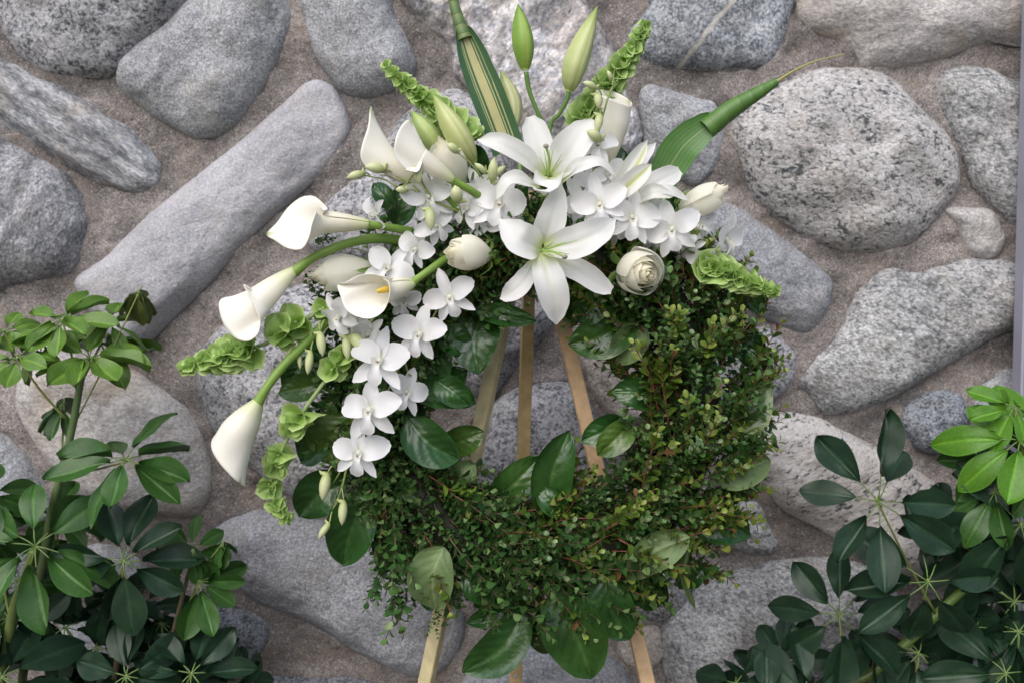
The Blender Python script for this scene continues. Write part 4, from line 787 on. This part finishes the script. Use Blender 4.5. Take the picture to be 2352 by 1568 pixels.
# ------------------------------------------------------------------ strap leaves with wound ends
tl = thing('strap_leaf', Q(1165, 330, -1), 'cream striped green strap leaf standing up at the top left, its end wound tight', 'leaf', 'strap leaves with wound ends')
def stripe(u, v):
    g1, g2, y = (.045, .125, .055), (.13, .22, .08), (.62, .58, .30)
    k = noise.noise(Vector((u*6, v*.5, 3)))*.08; x = u+k*.4
    if abs(x+.02) < .25: return mixc(y, (.50, .47, .22), .5+.5*sin(u*60))
    for a, b in ((-.42, .03), (-.52, .015), (.36, .03), (.56, .025)):
        if abs(x-a) < b: return (.50, .52, .26)
    return mixc(g1, g2, .25*abs(sin(u*23)))
path = crom([Q(1168,348,-1.5), Q(1154,308,-1), Q(1126,234,0), Q(1098,164,.5), Q(1071,91,1), Q(1062,66,1)], 40)
obj('blade', ribbon(path, [x*PX for x in (40, 41, 42, 42, 38, 27, 20)], 61, [.12, .15, .25, .6], (.1, -1, 0), 0, stripe), M_TI, tl)
def wound(th, pts, r, cols, n=150, turns=7, nm='wound_end'):
    p = crom([Q(*q) for q in pts], n); m = MB(); vs = []; cs = []; k = 14; up = None
    for j, q in enumerate(p):
        v = j/(n-1); t = (p[min(j+1, n-1)]-p[max(0, j-1)]).normalized()
        up = (up if up else t.orthogonal()); up = (up-t*up.dot(t)).normalized(); s = t.cross(up)
        for i in range(k):
            a = 2*pi*i/k; sp = (v*turns+a/(2*pi)+.2*sin(a)) % 1; rr = interp(r, v)*PX*(1+.06*(1-sp)); vs.append(q+(up*cos(a)+s*sin(a))*rr)
            c = mixc(cols[0], cols[1], sp); cs.append(mixc(c, cols[2], 1 if sp < .10 else (0.0)))
    m.add(vs, grid_faces(k, n, True)+[tuple(range(k)), tuple(range((n-1)*k, n*k))], cs); obj(nm, m, M_TI, th)
wound(tl, [(1068,90,1), (1056,55,1), (1043,10,1), (1036,-50,1)], [18, 15, 12, 10], ((.07, .16, .05), (.22, .28, .10), (.12, .2, .06)), turns=5)
t5 = thing('strap_leaf', Q(1540, 390, 1), 'plain green strap leaf slanting right, its end wound into a cone', 'leaf', 'strap leaves with wound ends')
path = crom([Q(1508,432,0), Q(1533,388,1), Q(1567,336,2), Q(1612,297,2.5), Q(1640,279,2.5)], 40)
obj('blade', ribbon(path, [x*PX for x in (33, 40, 45, 42, 34, 27)], 33, [.1, .12, .2, .4], (0, -1, .1), 0, lambda u, v: mixc(mixc((.075, .19, .045), (.12, .25, .075), .5+.5*sin(u*30)), (.40, .46, .24), exp(-((u-.08)/.022)**2))), M_TI, t5)
wound(t5, [(1622,298,2.5), (1680,252,2.7), (1735,218,2.7), (1783,189,2.5)], [25, 22, 16, 10], ((.075, .18, .035), (.11, .23, .05), (.12, .22, .05)), turns=6)
obj('leaf_tail', tube(crom([Q(1775,194,2.5), Q(1815,168,2.5), Q(1870,142,2.2), Q(1942,124,2)], 20), [.0022, .0014, .0010, .0005], None, 7, (.42, .42, .10)), M_TI, t5)
# ------------------------------------------------------------------ umbrella plants
def leaflet_mesh(cls, fold, arch, seed):
    rd = random.Random(seed); c0, c1 = {'dark': ((.011, .032, .018), (.020, .050, .023)), 'mid': ((.025, .080, .018), (.050, .125, .024)), 'light': ((.065, .155, .02), (.13, .235, .035)), 'bright': ((.05, .16, .01), (.10, .235, .02)), 'olive': ((.06, .10, .03), (.12, .14, .04))}[cls]
    path = [Vector((t, 0, -arch*t*t+.02*sin(t*6+seed))) for t in [i/17 for i in range(18)]]
    wm = .245*rd.uniform(.92, 1.1); W = lambda v: wm*(.03+max(0, sin(pi*min(1, v**1.22)))**.72)*(1 if v < .92 else 1-(v-.92)*5)
    def colf(u, v):
        c = mixc(c0, c1, .5+.5*noise.noise(Vector((u*2, v*3, seed)))); return mixc(c, tuple(x*1.9 for x in c1), exp(-(u/.045)**2)*.5+(.15 if abs(u) > .98 else 0))
    ex = lambda u, v: fold*abs(u)*.10-.012*exp(-(u/.08)**2)+.012*noise.noise(Vector((u*2, v*4, seed*2)))+.004*cos(v*40-abs(u)*12)*(1-abs(u))
    return mesh('leaflet', ribbon(path, W, 13, -.15+.3*fold, Vector((0, 0, 1)), 0, colf, .05, 1.4, ex), M_SCHEF)
LM = {c: [leaflet_mesh(c, f, a, i+h_) for i, (f, a) in enumerate(((.6, .12), (1.2, .22), (.3, .30), (.9, .05)))] for h_, c in enumerate(('dark', 'mid', 'light', 'bright', 'olive'))}
PLANTS = {}
def plant(key, label, base, stem, r, col=(.10, .16, .05)):
    th = thing('umbrella_plant', base, label, 'plant', 'umbrella plants growing against the stone wall'); PLANTS[key] = th
    for s, rr in zip(stem, r):
        m = MB()
        p = crom([Q(*q) if len(q) == 3 else q[0] for q in s], 40)
        base_n = len(m.v); tube(p, [x*PX for x in rr], m, 12, colf=lambda v: mixc((.10, .11, .05), col, v*1.6))
        obj('stem', m, M_GREEN, th)
def whorl(key, c, F, L, n, cls, droop=.3, att=None, seed=0, arc=(0, 360), pet=.20, pr=3.4):
    th = PLANTS[key]; rd = random.Random(seed+int(c[0])); c0 = Q(*c); F = Vector(F).normalized(); L *= PX*1.06*{'A': 1.14, 'B': 1.15, 'C': 1.14, 'D': 1.36, 'E': 1.1}[key]; m = MB()
    X = Vector((1, 0, 0)); X = (X-F*X.dot(F)).normalized(); Yv = F.cross(X)
    if att: a = Q(*att); tube(crom([a, a.lerp(c0, .5)+Vector((0, 0, -.006)), c0-F*.003, c0], 14), [pr*PX*1.1, pr*PX*.8, pr*PX*.9], m, 8, mixc((.16, .2, .06), (.3, .36, .10), .5 if cls in ('dark', 'mid') else .9))
    pts = []
    for k in range(n):
        al = radians(arc[0]+(arc[1]-arc[0])*(k+.5*(arc[1]-arc[0] < 359))/(n if arc[1]-arc[0] >= 359 else n))+rd.uniform(-.2, .2)
        d = X*cos(al)+Yv*sin(al); dp = droop+rd.uniform(-.25, .35); dd = (d*cos(dp)-F*sin(dp)).normalized(); s = L*rd.uniform(.80, 1.06)
        p1 = c0+dd*s*pet; tube([c0, c0.lerp(p1, .5)+F*s*.02, p1, p1+dd*s*.03], [.0013, .0010, .0012], m, 6, (.13, .21, .06))
        nn = F*cos(dp)+d*sin(dp); nn = Matrix.Rotation(rd.uniform(-.6, .6), 3, dd) @ nn
        pts.append((p1, dd, nn, s*(1-pet)*1.05))
    lf = obj('leaf', m, M_GREEN, th)
    for p1, dd, nn, s in pts:
        nn = (nn-dd*nn.dot(dd)).normalized(); y = nn.cross(dd)
        M = Matrix(((dd.x, y.x, nn.x, p1.x), (dd.y, y.y, nn.y, p1.y), (dd.z, y.z, nn.z, p1.z), (0, 0, 0, 1))) @ Matrix.Diagonal((s, s*rd.uniform(.85, 1.15), s*rd.uniform(.6, 1.6), 1))
        o = bpy.data.objects.new('leaflet', rd.choice(LM[cls])); C.objects.link(o); o.parent = lf; o.matrix_local = Matrix.Translation(-base_of(lf)) @ M
def gnd(px, h): p = Q(px, 1568, h); return Vector((p.x, p.y, 0.0))
g1 = gnd(90, -16)
plant('A', 'tallest umbrella plant at the left edge, with light green leaves over the cream boulder', g1, [[(g1,), (40,1720,-14), (105,1250,-13), (138,1095,-12), (165,985,-11), (188,860,-10)]], [[13, 12, 11, 10, 9]], (.13, .20, .08))
whorl('A', (143,735,-10), (.0,-.55,1), 112, 9, 'light', .05, (185,880,-10), 1)
whorl('A', (205,822,-9), (.05,-.75,1), 118, 9, 'light', -.15, (190,870,-10), 2)
whorl('A', (319,668,-12), (.25,-.75,.75), 84, 8, 'olive', .85, (165,985,-11), 3, pr=2.4)
whorl('A', (41,822,-7), (-.1,-.6,1), 108, 8, 'light', -.25, (150,960,-11), 4)
whorl('A', (146,925,-13), (-.1,-.6,.8), 92, 7, 'mid', .55, (140,1090,-12), 5, arc=(100,300))
whorl('A', (290,1055,-8), (.0,-.7,.9), 150, 9, 'mid', -.02, (140,1085,-12), 6)
whorl('A', (230,790,-14), (.3,-.3,1), 130, 6, 'light', .0, (188,860,-10), 7, arc=(-60,90))
g2 = gnd(-30, -8)
plant('B', 'umbrella plant at the lower left with long folded leaves spreading like a star', g2, [[(g2,), (-10,1700,-8), (25,1430,-7), (60,1320,-6), (78,1262,-5)]], [[15, 14, 12, 10]], (.16, .22, .06))
whorl('B', (81,1253,-4), (.1,-.8,.65), 172, 10, 'mid', .08, (60,1320,-6), 8, pet=.25)
whorl('B', (5,1555,-1), (.15,-.8,.8), 165, 8, 'dark', .2, (0,1640,-6), 9)
whorl('B', (-30,1130,-8), (.3,-.6,.8), 120, 7, 'mid', .3, (25,1430,-7), 10)
whorl('B', (20,1420,-10), (.2,-.6,.9), 120, 8, 'dark', .4, (10,1520,-8), 12)
g3 = gnd(260, -14)
plant('C', 'low dark umbrella plant between the left plants and the easel, with broad hanging leaves', g3, [[(g3,), (250,1720,-13), (270,1500,-12), (282,1310,-8)], [(g3,), (330,1700,-13), (400,1440,-13), (440,1290,-11)]], [[9, 8, 6], [7, 6, 5]], (.18, .15, .09))
whorl('C', (284,1288,-5), (.05,-1,.25), 150, 9, 'dark', .22, (278,1360,-9), 13, pet=.22)
whorl('C', (442,1262,-10), (.1,-.8,.5), 92, 8, 'mid', .35, (430,1330,-12), 14)
whorl('C', (512,1243,-12), (.2,-.4,1), 64, 7, 'mid', 1.0, (430,1330,-12), 15, pr=2.2)
whorl('C', (456,1335,-10), (.4,-.6,.5), 112, 7, 'mid', .2, (410,1420,-13), 16, arc=(-110,80))
whorl('C', (250,1372,-9), (0,-.7,.6), 140, 8, 'dark', .75, (272,1480,-12), 17)
whorl('C', (290,1552,-4), (0,-.9,.5), 130, 9, 'dark', .12, (300,1640,-10), 18)
whorl('C', (440,1546,-5), (.1,-.8,.6), 132, 8, 'dark', .05, (380,1640,-11), 19)
whorl('C', (150,1440,-12), (0,-.7,.8), 130, 8, 'dark', .4, (260,1560,-12), 20)
whorl('C', (370,1430,-14), (0,-.7,.8), 110, 8, 'dark', .5, (380,1500,-13), 21)
whorl('C', (175,1600,-7), (0,-.7,.8), 150, 9, 'dark', .3, (240,1700,-12), 22)
g4 = gnd(1900, -12)
plant('D', 'large dark umbrella plant at the lower right on a thick slanting stem', g4, [[(g4,), (1850,1680,-12), (2010,1540,-11), (2110,1450,-11), (2200,1365,-12), (2270,1305,-13)]], [[16, 15, 14, 13, 12, 11]], (.12, .20, .035))
whorl('D', (2017,1150,-5), (-.05,-1,.22), 148, 8, 'dark', .12, (2150,1410,-11), 23, pet=.28)
whorl('D', (2132,1335,-3), (.0,-1,.2), 150, 8, 'dark', .15, (2110,1450,-11), 24, pet=.28)
whorl('D', (1927,1411,-8), (-.05,-1,.15), 140, 8, 'dark', .15, (1960,1590,-11), 25, pet=.26)
whorl('D', (2345,1204,-6), (-.2,-.9,.35), 150, 8, 'dark', .2, (2260,1320,-13), 26, pet=.22)
whorl('D', (2240,1270,-12), (-.1,-.9,.3), 130, 7, 'dark', .3, (2260,1310,-13), 27)
whorl('D', (1862,1600,-5), (-.1,-.9,.5), 150, 8, 'dark', .2, (1900,1640,-12), 28)
whorl('D', (2310,1545,-4), (0,-.9,.4), 168, 8, 'dark', .25, (2210,1600,-12), 29)
whorl('D', (2200,1620,-6), (0,-.8,.5), 140, 8, 'dark', .3, (2100,1600,-12), 30)
whorl('D', (1690,1570,-8), (-.2,-.7,.7), 96, 8, 'dark', .3, (1850,1660,-12), 31)
whorl('D', (2010,1560,-12), (0,-.8,.6), 120, 8, 'dark', .5, (2020,1560,-12), 32)
whorl('D', (2330,1380,-9), (-.1,-.9,.4), 140, 8, 'dark', .3, (2270,1320,-13), 33)
g5 = gnd(2420, -13)
plant('E', 'umbrella plant with bright green leaves in front of the metal post', g5, [[(g5,), (2440,1600,-14), (2420,1300,-13), (2385,1120,-11), (2355,1030,-9)]], [[10, 9, 8, 6]], (.2, .25, .06))
whorl('E', (2343,1010,-6), (-.25,-.7,.8), 165, 9, 'bright', .12, (2358,1050,-9), 34)
whorl('E', (2330,935,-9), (-.1,-.6,1), 110, 8, 'bright', .2, (2355,1030,-9), 35)
whorl('E', (2285,1130,-8), (-.3,-.8,.5), 140, 8, 'mid', .2, (2385,1130,-11), 36)
whorl('E', (2390,1090,-6), (-.1,-.8,.6), 130, 8, 'mid', .3, (2385,1140,-11), 37)

rx = random.Random(5)
for i, (x, y, h, L, cls) in enumerate([(60,1400,-13,120,'dark'),(190,1330,-14,120,'dark'),(330,1390,-14,110,'dark'),(120,1530,-10,140,'dark'),(350,1500,-10,110,'dark'),(520,1590,-10,110,'dark'),(40,1330,-14,120,'mid'),(220,1490,-13,120,'dark'),(400,1600,-7,120,'dark'),(-20,1230,-12,120,'mid'),(130,1180,-14,110,'mid'),(560,1560,-13,90,'dark')]):
    whorl('C' if x > 100 else 'B', (x, y, h), (rx.uniform(-.3, .3), -.75, rx.uniform(.2, .7)), L, 8, cls, .4, (x+rx.uniform(-10, 40), y+120, h-2), 60+i)
for i, (x, y, h, L, cls) in enumerate([(2240,1440,-10,130,'dark'),(2110,1500,-9,120,'dark'),(2300,1300,-14,120,'dark'),(1800,1520,-12,100,'dark'),(2020,1640,-6,130,'dark'),(2340,1450,-7,130,'dark'),(1760,1620,-6,110,'dark'),(2190,1200,-14,110,'dark'),(2260,1060,-13,90,'mid')]):
    whorl('D', (x, y, h), (rx.uniform(-.3, .2), -.85, rx.uniform(.1, .6)), L, 8, cls, .35, (x+rx.uniform(-40, 40), y+110, h-2), 80+i)
whorl('A', (100,790,-13), (-.1,-.5,1), 95, 7, 'light', .2, (185,880,-10), 95)
whorl('A', (250,740,-13), (.2,-.6,.9), 90, 7, 'light', .3, (185,880,-10), 96)
whorl('A', (10,760,-11), (-.1,-.6,.9), 90, 8, 'light', .2, (60,880,-12), 97)
